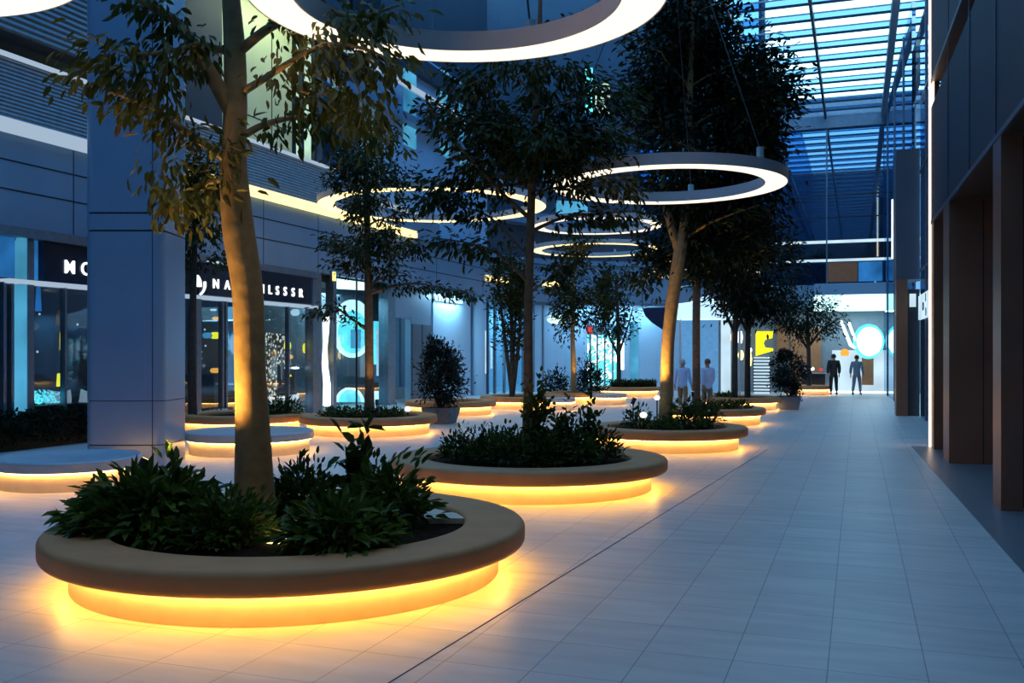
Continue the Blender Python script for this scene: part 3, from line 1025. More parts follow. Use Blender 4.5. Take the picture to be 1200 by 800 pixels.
# ------------------------------------------------------------------ setting: glass roof
RZ = 13.75
s_lo, s_hi, t_lo, t_hi = -6.5, 50.6, -4.6, 3.6
mb = MB()
k = 0
s = s_lo
rows = []
while s < s_hi - 0.2:
    rows.append(s)
    s += 1.70
gl = MB()
fr = MB()
for s in rows:
    gl.box(Lp, s + .03, s + 1.02, t_lo, t_hi, RZ + .10, RZ + .12)
    fr.box(Lp, s + 1.04, s + 1.67, t_lo, t_hi, RZ + .10, RZ + .12)
window(gl, M['roofglass'])
window(fr, M['roof_frost'])
mb = MB()
mb2 = MB()
for s in rows:
    mb.box(Lp, s - .04, s + .04, t_lo, t_hi, RZ + .02, RZ + .10)
    mb2.box(Lp, s + 1.0, s + 1.05, t_lo, t_hi, RZ + .06, RZ + .10)
trim(mb, M['steel_dark'])
trim(mb2, M['steel'])
mb = MB()
mb2 = MB()
tt_ = -17.5
ts = [1.19 - 2.67 * i for i in range(3)]
for i, t in enumerate(ts):
    (mb if i == 0 else mb2).box(Lp, s_lo, s_hi, t - (.12 if i == 0 else .05), t + (.12 if i == 0 else .05), RZ - .40 if i == 0 else RZ - .30, RZ + .02)
trim(mb, M['steel'])
trim(mb2, M['steel_dark'])
struct(rbox(-8, 52, 3.4, 3.6, 13.2, 15.0).build('wall_right', M['slate']))
window(MB().box(Lp, -7, 54, -18.6, -4.5, 21.0, 21.05), glassmat('added_light_tint_glass', (0.52, 0.76, 0.95), 0.05, 0.2, fres=0.1))  # unseen high roof added, tinted to send blue light onto the left side
hb = MB()
for k in range(16):
    hb.box(Lp, -7 + k * 4, -6.85 + k * 4, -18.6, -4.5, 20.7, 21.0)
trim(hb, M['steel_dark'])
struct(MB().box(Lp, -7, 51, -4.75, -4.55, 13.5, 21.0).build('wall_left', M['glass_end']))
struct(MB().box(Lp, -7.4, -7.0, -18.6, 6.0, 0, 21.0).build('light_block_wall', M['slate2']))  # unseen wall added behind the camera to cut rear sky light
struct(MB().box(Lp, -7.4, 42, -18.6, -18.3, 0, 21.0).build('wall_left', M['slate2']))  # added to close off sky light at the left
struct(MB().band(PEND - .3, PEND + 4.3, -.4, 0.02, 13.0, 21.0).build('wall_back', M['slate2']))
struct(MB().box(Lp, 50.4, 50.9, -17, 6, 13.6, 14.6).build('wall_back', M['steel']))

# ------------------------------------------------------------------ column
cp = Lp(0, 0, 0)
D_ = 17.15
cx_, cy_ = -6.58, 16.95
colm = thing('column', 'large blue grey rounded square column between the two shop signs', 'column', (cx_, cy_, 0))


def rsq(hw, r, n=8):
    pts = []
    for qx, qy, a0 in ((1, 1, 0), (-1, 1, 90), (-1, -1, 180), (1, -1, 270)):
        for k in range(n + 1):
            a = math.radians(a0 + 90 * k / n)
            pts.append((qx * (hw - r) + r * math.cos(a), qy * (hw - r) + r * math.sin(a)))
    return pts


def rsqprism(mb, hw, r, z0, z1):
    b = [Vector((cx_ + x * hw, cy_ + y * hw * .92, 0)) for x, y in rsq(1.0, r / hw)]
    n = len(b)
    vs = [(p.x, p.y, z0) for p in b] + [(p.x, p.y, z1) for p in b]
    mb.add(vs, [tuple(range(n - 1, -1, -1)), tuple(range(n, 2 * n))] + [(i, (i + 1) % n, n + (i + 1) % n, n + i) for i in range(n)])
    return mb


HW = 0.67
for z0, z1 in ((0.0, 0.35), (0.37, 1.10), (1.115, 3.98), (4.01, 4.28), (4.31, 13.7)):
    rsqprism(MB(), HW, 0.17, z0, z1).build('cladding_panel', M['column'], colm, auto=30)
rsqprism(MB(), HW - .025, 0.16, 0.0, 13.7).build('core', M['joint'], colm)
mb = MB()
for x in (0.49,):
    b = [(x - .007, -HW - .003), (x + .007, -HW - .003), (x + .007, -HW + .01), (x - .007, -HW + .01)]
    q = [Vector((cx_ + a, cy_ + c_ * 1.0 + HW * .08, 0.0)) for a, c_ in b]
    mb.hexa(q + [Vector((p.x, p.y, 13.7)) for p in q])
mb.build('joint', M['joint'], colm)

# ------------------------------------------------------------------ benches
def led_lamp_ring(c, r, z, power, n, col=(1.0, 0.55, 0.18)):
    pass


def planter(px, d, R, label, hollow=True):
    c = Vector(((px - CX) / F * d, d, 0))
    t = thing('planter_bench', label, 'planter bench', c, 'round tan planter benches')
    MB().lathe(c, rounded(R * .735, R, 0.25, 0.44, 0.055), 128, closed=True).build('seat', M['tan'], t, smooth=True)
    MB().lathe(c, [(R * .76, 0), (R * .885, 0), (R * .885, 0.25), (R * .76, 0.25)], 128, closed=True).build('plinth', M['base'], t, auto=40)
    MB().lathe(c, [(R * .895, .240), (R * .895 + .05, .240), (R * .895 + .05, .2495), (R * .895, .2495)], 128, closed=True).build('light_strip', M['led'] if d < 18 else M['led2'], t)
    MB().lathe(c, [(0.001, 0.40), (R * .4, 0.39), (R * .76, 0.35)], 64).build('soil', M['soil'], t, smooth=True)
    return c


def stool(px, d, R, label):
    c = Vector(((px - CX) / F * d, d, 0))
    t = thing('round_bench', label, 'bench', c, 'round white benches')
    pr = [(0.001, 0.412), (R - .10, 0.412), (R - .09, .418), (R - .02, .418), (R, .40), (R, .275), (R - .02, .262), (0.001, .262)]
    MB().lathe(c, pr, 96).build('seat', M['white'], t, auto=35)
    MB().lathe(c, [(R * .93, 0), (R * .93, 0.26), (0.001, .26)], 96).build('plinth', M['base'], t, auto=40)
    MB().lathe(c, [(R * .932, .250), (R * .932 + .04, .250), (R * .932 + .04, .2615), (R * .932, .2615)], 96, closed=True).build('light_strip', M['led2'], t)
    return c


P1 = planter(344, 8.5, 2.04, 'largest tan round planter bench in the foreground, thick leaning trunk in it')
P2 = planter(619.5, 13.9, 1.98, 'tan round planter bench in the middle of the picture, second from the camera')
P3 = planter(781, 19.8, 1.63, 'tan round planter bench holding the leaning forked tree, third from the camera')
P4 = planter(432, 23.4, 1.66, 'tan round planter bench in front of the cyan shop window')
P5 = planter(285, 24.0, 1.55, 'tan round planter bench behind the column and the near trunk')
P6 = planter(528, 30.8, 1.46, 'tan round planter bench behind the slate blue pot')
P7 = planter(612, 34.2, 1.50, 'tan round planter bench under the many stemmed tree by the glazed bend')
P8 = planter(668, 37.5, 1.15, 'small tan round planter bench with the narrow upright tree')
P9 = planter(735, 44.0, 1.55, 'far tan round planter bench in front of the bright cyan shop')
P10 = planter(838, 26.6, 1.36, 'tan round planter bench directly behind the forked tree, fourth along the walkway')
P11 = planter(866, 33.5, 1.42, 'tan round planter bench holding the pair of close trunks, fifth along the walkway')
P12 = planter(952, 45.5, 0.85, 'smallest far tan planter bench left of the walking people')
stool(81, 14.1, 1.0, 'white round bench at the left edge before the column')
stool(293, 18.8, 1.22, 'white round bench behind the thick near trunk')
stool(712, 36.5, 0.72, 'far white round bench right of the narrow upright tree')
stool(657, 33.0, 0.5, 'smallest white round bench in front of the narrow upright tree')


# ------------------------------------------------------------------ ring lights
def ring(px, d, R, z, label, m, w=0.36, h=0.17, cables=True, hub=5.0):
    c = Vector(((px - CX) / F * d, d, z))
    t = thing('ring_light', label, 'pendant light', c, 'suspended ring lights')
    top = 20.9 if (c.x * CL - c.y * SL) < -4.6 else RZ - .3
    MB().lathe(c, [(R, 0.0), (R, h), (R - w, h), (R - w, 0.0), (R - w + .012, 0), (R - w + .012, 0.012), (R - .012, .012), (R - .012, 0)], 128, closed=True).build('housing', M['ring'], t, auto=40)
    MB().lathe(c, [(R - w + .012, 0.003), (R - .012, 0.003), (R - .012, 0.011), (R - w + .012, 0.011)], 128, closed=True).build('diffuser', m, t)
    if cables:
        a0 = math.radians(38)
        for k in range(3):
            a = a0 + 2 * PI * k / 3 - PI / 2
            q = c + Vector(((R - .05) * math.cos(a), (R - .05) * math.sin(a), 0))
            MB().tube([q + Vector((0, 0, h * .3)), q + Vector((0, 0, h + .16))], 0.055, 10).build('bracket', M['ring'], t)
            MB().tube([q + Vector((0, 0, h + .12)), c + Vector((0, 0, hub))], 0.010, 5).build('cable', M['cable'], t)
        MB().tube([c + Vector((0, 0, hub - .05)), Vector((c.x, c.y, top))], 0.02, 6).build('drop_cable', M['cable'], t)
    return t


ring(536, 7.33, 1.60, 4.6, 'large pale ring light overhead at the top, nearest the camera', M['ring_lit'])
c_ = -4.40 / 6.16 * F + CX
ring(c_, 6.16, 1.60, 4.6, 'ring light cut off by the top left corner', M['ring_lit'])
ring(783, 15.6, 1.87, 4.61, 'clear pale ring light in front of the dense dark tree', M['ring_lit'])
ring(507, 27.5, 3.24, 6.1, 'widest warm ring light on the left above the cyan shop', M['ring_warm'], w=0.5)
ring(700, 31.0, 2.10, 6.0, 'far ring light right of the middle trunk, upper one', M['ring_cool'], w=0.4)
ring(700, 40.0, 2.70, 6.2, 'far ring light right of the middle trunk, lower one', M['ring_warm'], w=0.4)
ring(838, 35.0, 1.80, 5.25, 'small warm ring light among the dark crowns above the far walkway', M['ring_warm'], w=0.4)
ring(822, 45.0, 2.80, 5.65, 'farthest white ring light low behind the dark crowns', M['ring_cool'], w=0.4)


# ------------------------------------------------------------------ trees
def spot(loc, tgt, power, col=(1, .58, .2), size=70, rad=0.05, name='spot_lamp', parent=None):
    l = bpy.data.lights.new(name, 'SPOT')
    l.energy = power
    l.color = col
    l.spot_size = math.radians(size)
    l.spot_blend = 0.6
    l.shadow_soft_size = rad
    o = bpy.data.objects.new(name, l)
    COL.objects.link(o)
    o.location = loc
    d = Vector(tgt) - Vector(loc)
    o.rotation_euler = d.to_track_quat('-Z', 'Y').to_euler()
    return o


def fixture(loc, tgt, label, power, size=60, stake=0.3, col=(1, .57, .13)):
    """little cylinder spotlight on a stake, with a lit lens"""
    loc = Vector(loc)
    t = thing('garden_spotlight', label, 'spotlight', Vector((loc.x, loc.y, loc.z - stake)), 'spotlights in the planters')
    d = (Vector(tgt) - loc).normalized()
    MB().tube([loc - Vector((0, 0, stake)), loc], 0.012, 6).build('stake', M['dark_metal'], t)
    MB().tube([loc - d * .05, loc + d * .08], [0.04, 0.045], 12).build('housing', M['dark_metal'], t)
    MB().tube([loc + d * .081, loc + d * .084], 0.036, 12).build('lens', M['warm_glow'], t)
    spot(loc + d * .1, tgt, power, col, size)


def branchset(trunk, n, z0, z1, len0, len1, seed, rise=0.15, droop=0.25, az=None, seg=6):
    """random side branches off a trunk polyline (array of x,y,z,r)"""
    r = random.Random(seed)
    out = []
    for i in range(n):
        z = z0 + (z1 - z0) * (i + r.random() * .8) / n
        k = int(np.argmin(np.abs(trunk[:, 2] - z)))
        b = trunk[k]
        a = i * 2.399 + r.uniform(-.5, .5) if az is None else r.uniform(*az)
        f = (z - z0) / max(.01, z1 - z0)
        L = (len0 + (len1 - len0) * f) * r.uniform(.7, 1.15)
        pts = []
        for j in range(seg + 1):
            u_ = j / seg
            pts.append((b[0] + math.cos(a + .35 * u_ * r.uniform(-1, 1)) * L * u_, b[1] + math.sin(a) * L * u_,
                        b[2] + L * (rise * 2 * u_ - droop * 1.6 * u_ * u_) + r.uniform(-.03, .03), max(.006, b[3] * .38 * (1 - u_ * .85))))
        out.append(np.array(pts))
    return out


def leafbranch(br, n, spread, seed, hang=0.8, start=0.25):
    """leaf points and directions along a branch"""
    r = np.random.default_rng(seed)
    k = len(br)
    u_ = start + (1 - start) * r.random(n) ** 0.85
    x = u_ * (k - 1)
    i = np.minimum(x.astype(int), k - 2)
    f = (x - i)[:, None]
    P = br[i, :3] * (1 - f) + br[i + 1, :3] * f
    tang = br[i + 1, :3] - br[i, :3]
    tang /= np.linalg.norm(tang, axis=1, keepdims=True) + 1e-9
    off = r.normal(0, 1, (n, 3)) * np.array([spread, spread, spread * .7])
    P = P + off
    P[:, 2] -= abs(spread) * .35
    Dv = tang * .5 + off / (np.linalg.norm(off, axis=1, keepdims=True) + 1e-9) * .7 + r.normal(0, .35, (n, 3))
    Dv[:, 2] -= hang
    return P, Dv


def tree(label, trunk, branches, leafspec, bark, leafm, name='tree', extra=None, group=None, twig=True):
    """trunk: control pts (x,y,z,r); branches: arrays; leafspec (n per metre, spread, size, hang)"""
    tr = smoothpts(trunk, 6)
    t = thing(name, label, 'tree', Vector(trunk[0][:3]), group)
    MB().tube(tr[:, :3], tr[:, 3], 14).build('trunk', bark, t, smooth=True)
    Ps, Ds = [], []
    npm, sp, sz, hang = leafspec
    if branches:
        if len(branches) <= 22:
            for b in branches:
                MB().tube(b[:, :3], b[:, 3], 6).build('branch', bark, t, smooth=True)
        else:
            mb = MB()
            for b in branches:
                mb.tube(b[:, :3], b[:, 3], 5)
            mb.build('branches', bark, t, smooth=True)['kind'] = 'stuff'
        for i, b in enumerate(branches):
            L = float(np.sum(np.linalg.norm(np.diff(b[:, :3], axis=0), axis=1)))
            P, Dv = leafbranch(b, max(4, int(npm * L)), sp, 100 + i * 7 + int(abs(trunk[0][0] * 100)), hang)
            Ps.append(P)
            Ds.append(Dv)
    if extra:
        for (c, rad, n) in extra:
            P, Dv = blob(c, rad, n)
            Ps.append(P)
            Ds.append(Dv)
    leaves('foliage', np.concatenate(Ps), np.concatenate(Ds), sz, leafm, t)
    return t, tr


def blob(c, rad, n, clumps=26, up=0.0):
    """leaf points clumped through an ellipsoid"""
    c = np.array(c, float)
    rad = np.array(rad, float)
    cc = rng.normal(0, 1, (clumps, 3))
    cc /= np.linalg.norm(cc, axis=1, keepdims=True)
    cc *= rng.uniform(.35, .92, (clumps, 1))
    i = rng.integers(0, clumps, n)
    q = cc[i] + rng.normal(0, .17, (n, 3))
    P = c + q * rad
    Dv = q + rng.normal(0, .6, (n, 3))
    Dv[:, 2] -= .35 - up
    return P, Dv


def pxline(pts, d, r0, r1, dd=0.0):
    """branch from picture positions at depth d (drifting by dd), tapering"""
    n = len(pts)
    o = []
    for i, (x, y) in enumerate(pts):
        q = at(x, y, d + dd * i / (n - 1))
        o.append((q.x, q.y, q.z, r0 + (r1 - r0) * i / (n - 1)))
    return smoothpts(o, 4)


def trunkpx(pts, d):
    o = []
    for x, y, w in pts:
        q = at(x, y, d)
        o.append((q.x, q.y, q.z, w * d / F / 2))
    return o


# T1: the big near tree
d = 8.55
tk = trunkpx([(299, 594, 52), (298, 570, 46), (296, 500, 40), (293, 430, 36), (290, 340, 36), (279, 265, 37), (274, 190, 30), (276, 120, 27), (275, 60, 25), (271, 0, 21), (266, -90, 15), (268, -200, 8)], d)
brs = [pxline([(270, 128), (246, 85), (222, 45), (200, 20), (165, 2), (135, -30)], d, .085, .015, -.5),
       pxline([(271, 190), (245, 172), (215, 152), (190, 136), (160, 118), (128, 108)], d, .05, .008, -.6),
       pxline([(215, 152), (200, 175), (190, 200), (205, 225), (215, 245)], d - .2, .016, .005, -.2),
       pxline([(284, 108), (310, 92), (345, 70), (385, 52), (430, 58), (455, 70)], d, .04, .006, -1.1),
       pxline([(283, 160), (310, 146), (345, 138), (385, 143), (430, 150), (468, 168)], d, .035, .005, .6),
       pxline([(280, 60), (320, 30), (370, 12), (420, 20), (470, 5)], d, .05, .008, -.9),
       pxline([(263, 60), (235, 52), (200, 60), (150, 62), (95, 40)], d, .035, .006, -.8),
       pxline([(222, 45), (205, 70), (190, 95), (180, 120)], d - .25, .02, .006, -.2),
       pxline([(272, 210), (245, 215), (228, 235), (215, 250)], d, .022, .006, .4),
       pxline([(200, 100), (165, 92), (130, 80), (80, 92)], d - .2, .016, .005, -.3),
       pxline([(330, 80), (350, 105), (372, 110), (400, 112)], d - .3, .016, .005, -.3),
       pxline([(262, 235), (258, 215), (262, 180), (270, 150)], d - .22, .008, .004, -.02),
       pxline([(385, 52), (410, 85), (425, 120), (420, 150)], d - .7, .012, .005, -.3)]
trs = smoothpts(tk, 6)
brs += branchset(trs, 9, 5.4, 6.9, 1.7, 1.1, 5, .25, .2)
T1, tr1 = tree('big near tree with thick pale leaning trunk in the foreground planter', tk, brs, (150, 0.115, 0.12, 1.0), M['bark_pale'], M['leaf_olive'], 'tree')

# T2: tree of the second planter
d = 13.95
tk = trunkpx([(618, 527, 15), (619, 470, 12), (619, 380, 10.5), (621, 290, 10), (624, 200, 9), (628, 120, 7.5), (632, 40, 6), (634, -40, 3)], d)
brs = [pxline([(619, 330), (585, 298), (550, 285), (505, 278)], d, .03, .008, -.5),
       pxline([(620, 255), (590, 228), (555, 190), (520, 150), (500, 120)], d, .035, .008, -.4),
       pxline([(621, 220), (585, 175), (550, 140), (510, 125)], d, .035, .008, .7),
       pxline([(622, 200), (655, 170), (690, 150), (735, 160)], d, .035, .008, -.5),
       pxline([(623, 180), (590, 145), (560, 100), (535, 80)], d, .03, .008, .3),
       pxline([(620, 272), (660, 255), (700, 250), (742, 248)], d, .03, .008, .4),
       pxline([(619, 345), (650, 320), (668, 300)], d, .02, .006, -.3),
       pxline([(624, 160), (660, 120), (700, 100), (740, 110)], d, .03, .008, .5),
       pxline([(622, 215), (560, 220), (520, 230), (490, 235)], d, .025, .006, .8),
       pxline([(626, 110), (590, 80), (560, 95), (520, 110)], d, .02, .006, -.2),
       pxline([(619, 300), (575, 255), (540, 240), (505, 210)], d, .02, .006, .2)]
trs = smoothpts(tk, 6)
brs += branchset(trs, 11, 4.2, 6.6, 1.6, 1.0, 21, .2, .2)
tree('slender brown trunked tree in the middle planter, branches in drooping tiers', tk, brs, (150, 0.13, 0.125, .8), M['bark'], M['leaf_dark'], 'tree',
     extra=[(at(650, 175, d + .2), (1.2, .9, .95), 2600), (at(585, 160, d + .3), (.8, .8, .7), 700)])

# T3: leaning forked tree, dense crown
d = 19.8
tk = trunkpx([(779, 510, 17.5), (781, 460, 15.5), (783, 400, 15), (789, 345, 15), (797, 295, 15), (802, 262, 11), (806, 210, 9), (808, 120, 8), (812, 20, 5), (815, -60, 3)], d)
brs = [pxline([(797, 296), (786, 262), (778, 225), (776, 160), (768, 90)], d, .11, .03, .4),
       pxline([(801, 280), (830, 262), (860, 250), (890, 240)], d, .04, .01, -.5)]
trs = smoothpts(tk, 6)
brs += branchset(trs, 14, 4.6, 9.5, 1.7, 1.0, 33, .35, .1)
tree('leaning forked tree with a very tall dense dark crown behind the clear ring light', tk, brs, (90, 0.2, 0.16, .5), M['bark_pale'], M['leaf_black'], 'tree',
     extra=[(at(835, 140, d + .6), (1.75, 1.5, 3.3), 13000), (at(880, 130, d + .8), (1.0, 1.0, 2.0), 4500), (at(850, 290, d + .8), (1.25, 1.1, .9), 3000), (at(790, 60, d + .5), (1.0, 1.0, 1.9), 3500), (at(760, 310, d + .5), (.55, .6, .6), 700)])

# T4: in front of the cyan shop
d = 23.4
tk = trunkpx([(433, 486, 12), (433, 440, 10.5), (432, 370, 10), (431, 300, 8), (430, 230, 6.5), (428, 170, 4)], d)
brs = [pxline([(432, 388), (410, 372), (390, 360), (362, 366)], d, .04, .01, -.6),
       pxline([(432, 345), (460, 335), (490, 332), (520, 338), (560, 345)], d, .045, .008, -.8),
       pxline([(431, 310), (405, 292), (385, 282)], d, .03, .008, .3),
       pxline([(431, 340), (455, 310), (480, 285), (498, 300)], d, .03, .006, .3)]
trs = smoothpts(tk, 6)
brs += branchset(trs, 18, 3.6, 6.6, 1.25, .8, 41, .3, .15)
tree('slim tree with a lit trunk foot in front of the cyan shop window', tk, brs, (110, 0.13, 0.14, .6), M['bark'], M['leaf_dark'], 'tree',
     extra=[(at(440, 200, d), (1.0, .9, 1.3), 1500), (at(440, 300, d), (.6, .6, .8), 500)])

# T5: many-stemmed tree at the bend
d = 34.2
t5 = []
tk = trunkpx([(600, 470, 7), (600, 420, 5), (599, 350, 4), (598, 290, 3)], d)
brs = [pxline([(600, 462), (592, 400), (586, 350), (582, 310)], d, .08, .03, .2), pxline([(601, 462), (608, 400), (612, 350), (616, 315)], d, .08, .03, -.2),
       pxline([(600, 440), (604, 380), (606, 330)], d, .06, .02, .3)]
tree('tree with several thin upright stems near the glazed bend', tk, brs, (150, 0.20, 0.17, .3), M['bark_dark'], M['leaf_dark'], 'tree',
     extra=[(at(600, 330, d), (.75, .7, 1.2), 900)])

# T6
d = 37.5
tk = trunkpx([(672, 467, 7.5), (672, 430, 6.5), (671, 390, 5), (672, 330, 4), (674, 270, 2.5)], d)
trs = smoothpts(tk, 6)
brs = branchset(trs, 16, 3.0, 6.6, 1.15, .7, 55, .35, .15)
tree('narrow upright tree with a warm lit trunk left of the bright cyan shop', tk, brs, (130, 0.16, 0.17, .5), M['bark_pale'], M['leaf_dark'], 'tree',
     extra=[(at(672, 345, d), (.85, .8, 2.3), 1500)])

# T7
d = 44
tk = trunkpx([(725, 460, 5.5), (725, 420, 5), (724, 370, 4), (722, 320, 2.5)], d)
brs = [pxline([(725, 415), (735, 385), (742, 360)], d, .06, .02), pxline([(724, 415), (712, 390), (703, 365)], d, .06, .02)]
tree('small tree with a rounded dark crown in the far planter before the bright shop', tk, brs, (100, 0.2, 0.19, .3), M['bark_dark'], M['leaf_dark'], 'tree',
     extra=[(at(722, 350, d), (1.05, 1.0, 1.7), 2400)])

# T8
d = 26.8
tk = trunkpx([(816, 480, 10), (816, 430, 9), (816, 370, 9), (817, 320, 9), (820, 270, 7)], d)
brs = [pxline([(817, 330), (825, 300), (840, 275)], d, .07, .03), pxline([(817, 330), (806, 300), (798, 280)], d, .07, .03)]
tree('straight trunked dark tree just behind the leaning forked tree', tk, brs, (90, 0.2, 0.18, .3), M['bark'], M['leaf_black'], 'tree',
     extra=[(at(828, 268, d), (1.4, 1.2, 1.35), 3600)])

# T9 a, b
for px, lab in ((861, 'dark tree, left one of the close pair with lanterns behind'), (876, 'dark tree, right one of the close pair with lanterns behind')):
    d = 33.5 + (px - 861) * .03
    tk = trunkpx([(px, 472, 7.5), (px, 430, 6.5), (px + 1, 380, 6), (px + 3, 320, 4)], d)
    brs = [pxline([(px, 390), (px - 14, 360), (px - 22, 335)], d, .06, .02), pxline([(px, 390), (px + 12, 362), (px + 20, 335)], d, .06, .02)]
    tree(lab, tk, brs, (80, .2, .19, .3), M['bark_dark'], M['leaf_black'], 'tree', group='close pair of trees',
         extra=[(at(px + (6 if px > 870 else -4), 312, d), (1.55, 1.3, 2.0), 3400), (at(px + 14, 355, d), (1.0, .9, .7), 700)])

# T10
d = 45.5
tk = trunkpx([(948, 462, 6), (948, 430, 5), (947, 395, 4.5), (946, 360, 3)], d)
brs = [pxline([(948, 410), (930, 388), (905, 372)], d, .07, .02), pxline([(948, 405), (965, 385), (985, 372)], d, .07, .02)]
tree('spreading low tree left of the walking people at the far end', tk, brs, (110, .22, .18, .3), M['bark_dark'], M['leaf_black'], 'tree',
     extra=[(at(940, 366, d), (2.0, 1.4, 1.2), 2600)])

# T11
d = 23.6
tk = trunkpx([(226, 502, 11), (225, 430, 9), (226, 360, 8), (228, 290, 6.5), (231, 200, 4)], d)
trs = smoothpts(tk, 6)
brs = branchset(trs, 12, 4.0, 6.8, .75, .5, 61, .3, .15)
tree('dark tree tucked between the column and the thick near trunk', tk, brs, (130, .14, .16, .5), M['bark_dark'], M['leaf_dark'], 'tree',
     extra=[(at(238, 245, d), (.6, .6, 1.6), 1300)])


# ------------------------------------------------------------------ planting
def shrub(c, rx, ry, h, n, size, m, label, name='shrub', cat='shrub', group=None, stems=7, upness=.5, aspect=.42, sparse=False):
    """mounded shrub standing at c: stems plus a dome of outward leaves"""
    c = Vector(c)
    t = thing(name, label, cat, c, group)
    mb = MB()
    r = random.Random(int(abs(c.x * 1000 + c.y * 77)))
    tips = []
    for i in range(stems):
        a = i * 2.399 + r.random()
        f = math.sqrt((i + .5) / stems)
        tip = c + Vector((rx * .8 * f * math.cos(a), ry * .8 * f * math.sin(a), h * (1 - .45 * f * f) * r.uniform(.8, 1)))
        mid = c + (tip - c) * .5 + Vector((0, 0, h * .12))
        mb.tube([c + Vector((rx * .1 * math.cos(a), ry * .1 * math.sin(a), 0)), mid, tip], [.010, .007, .003], 5)
        tips.append(tip)
    mb.build('stems', M['bark_dark'], t)['kind'] = 'stuff'
    k = n
    cen = np.array(c) + np.array([0, 0, h * .12])
    if sparse:
        i = rng.integers(0, len(tips), k)
        T = np.array([list(q) for q in tips])
        f = rng.uniform(.3, 1.05, (k, 1))
        q0 = np.array(c) + (T[i] - np.array(c)) * f
        P = q0 + rng.normal(0, 1, (k, 3)) * np.array([rx, ry, h]) * .09
        Dv = (P - q0) * 6 + rng.normal(0, .4, (k, 3))
        Dv[:, 2] += upness - .6
    else:
        q = rng.normal(0, 1, (k, 3))
        q[:, 2] = np.abs(q[:, 2])
        q /= np.linalg.norm(q, axis=1, keepdims=True)
        ph = np.arctan2(q[:, 1], q[:, 0])
        lump = 1 + .16 * np.sin(ph * 3 + c.x * 5) + .12 * np.sin(ph * 7 + c.y * 3) + .14 * np.sin(q[:, 2] * 9 + ph * 4)
        q = q * (rng.uniform(.5, 1.0, k) * lump)[:, None]
        P = cen + q * np.array([rx, ry, h * .86])
        Dv = q * 1.0 + rng.normal(0, .38, (k, 3))
        Dv[:, 2] += upness - .55
        P[:, 2] = np.maximum(P[:, 2], c.z + .03)
    leaves('foliage', P, Dv, size, m, t, aspect)
    return t


SZ = 0.37
d8 = lambda px, d: Vector(((px - CX) / F * d, d, SZ))
# foreground planter
shrub(d8(180, 8.05), .60, .5, .56, 1250, .17, M['leaf_fern'], 'largest bushy pointed leaf shrub at the left of the foreground planter', group='foreground planter shrubs', upness=.35, aspect=.36)
shrub(d8(262, 7.75), .42, .4, .42, 1500, .085, M['leaf_fern'], 'low fine leaved bush just in front of the thick near trunk', group='foreground planter shrubs', upness=.6)
shrub(d8(352, 9.05), .40, .4, .50, 1100, .09, M['leaf_shrub'], 'low fine leaved bush behind and right of the thick near trunk', group='foreground planter shrubs', upness=.6)
shrub(d8(452, 8.55), .36, .38, .56, 850, .12, M['leaf_fern'], 'bush at the right of the foreground planter by the bare soil', group='foreground planter shrubs', upness=.5)
shrub(d8(400, 7.45), .44, .36, .36, 700, .16, M['leaf_fern'], 'spreading drooping bush at the front of the foreground planter', group='foreground planter shrubs', upness=.2, aspect=.34)
shrub(d8(120, 8.5), .30, .4, .30, 350, .17, M['leaf_fern'], 'low fern like tuft hanging over the left seat edge of the foreground planter', group='foreground planter shrubs', upness=.1, aspect=.3)
shrub(d8(417, 8.95), .24, .2, .88, 150, .17, M['leaf_shrub'], 'tall broad leaved seedling standing up in the foreground planter', 'leafy plant', 'plant', stems=4, upness=.5, aspect=.6, sparse=True).name = 'leafy_plant'
# stone paver corner showing in the soil and the lit slot by the trunk
q = ground(510, 609, .40)
o = MB().add([at(497, 597, 8.95), at(505, 595, 9.05), at(535, 601, 8.9), at(545, 607, 8.75), at(497, 607, 8.7)] + [at(497, 597, 8.95) - Vector((0, 0, .05)), at(505, 595, 9.05) - Vector((0, 0, .05)), at(535, 601, 8.9) - Vector((0, 0, .05)), at(545, 607, 8.75) - Vector((0, 0, .05)), at(497, 607, 8.7) - Vector((0, 0, .05))],
             [(0, 1, 2, 3, 4), (9, 8, 7, 6, 5), (0, 5, 6, 1), (1, 6, 7, 2), (2, 7, 8, 3), (3, 8, 9, 4), (4, 9, 5, 0)]).build('stone_slab', M['base'])
tag(o, 'pale stone slab lying on the soil at the right of the foreground planter', 'slab')
q = ground(327, 629, .42)
o = MB().lathe(q, [(.001, 0), (.12, 0), (.13, -.03), (.13, -.06)], 24).build('ground_light', M['warm_glow'])
tag(o, 'flat glowing ground light in the soil right of the thick near trunk', 'light')

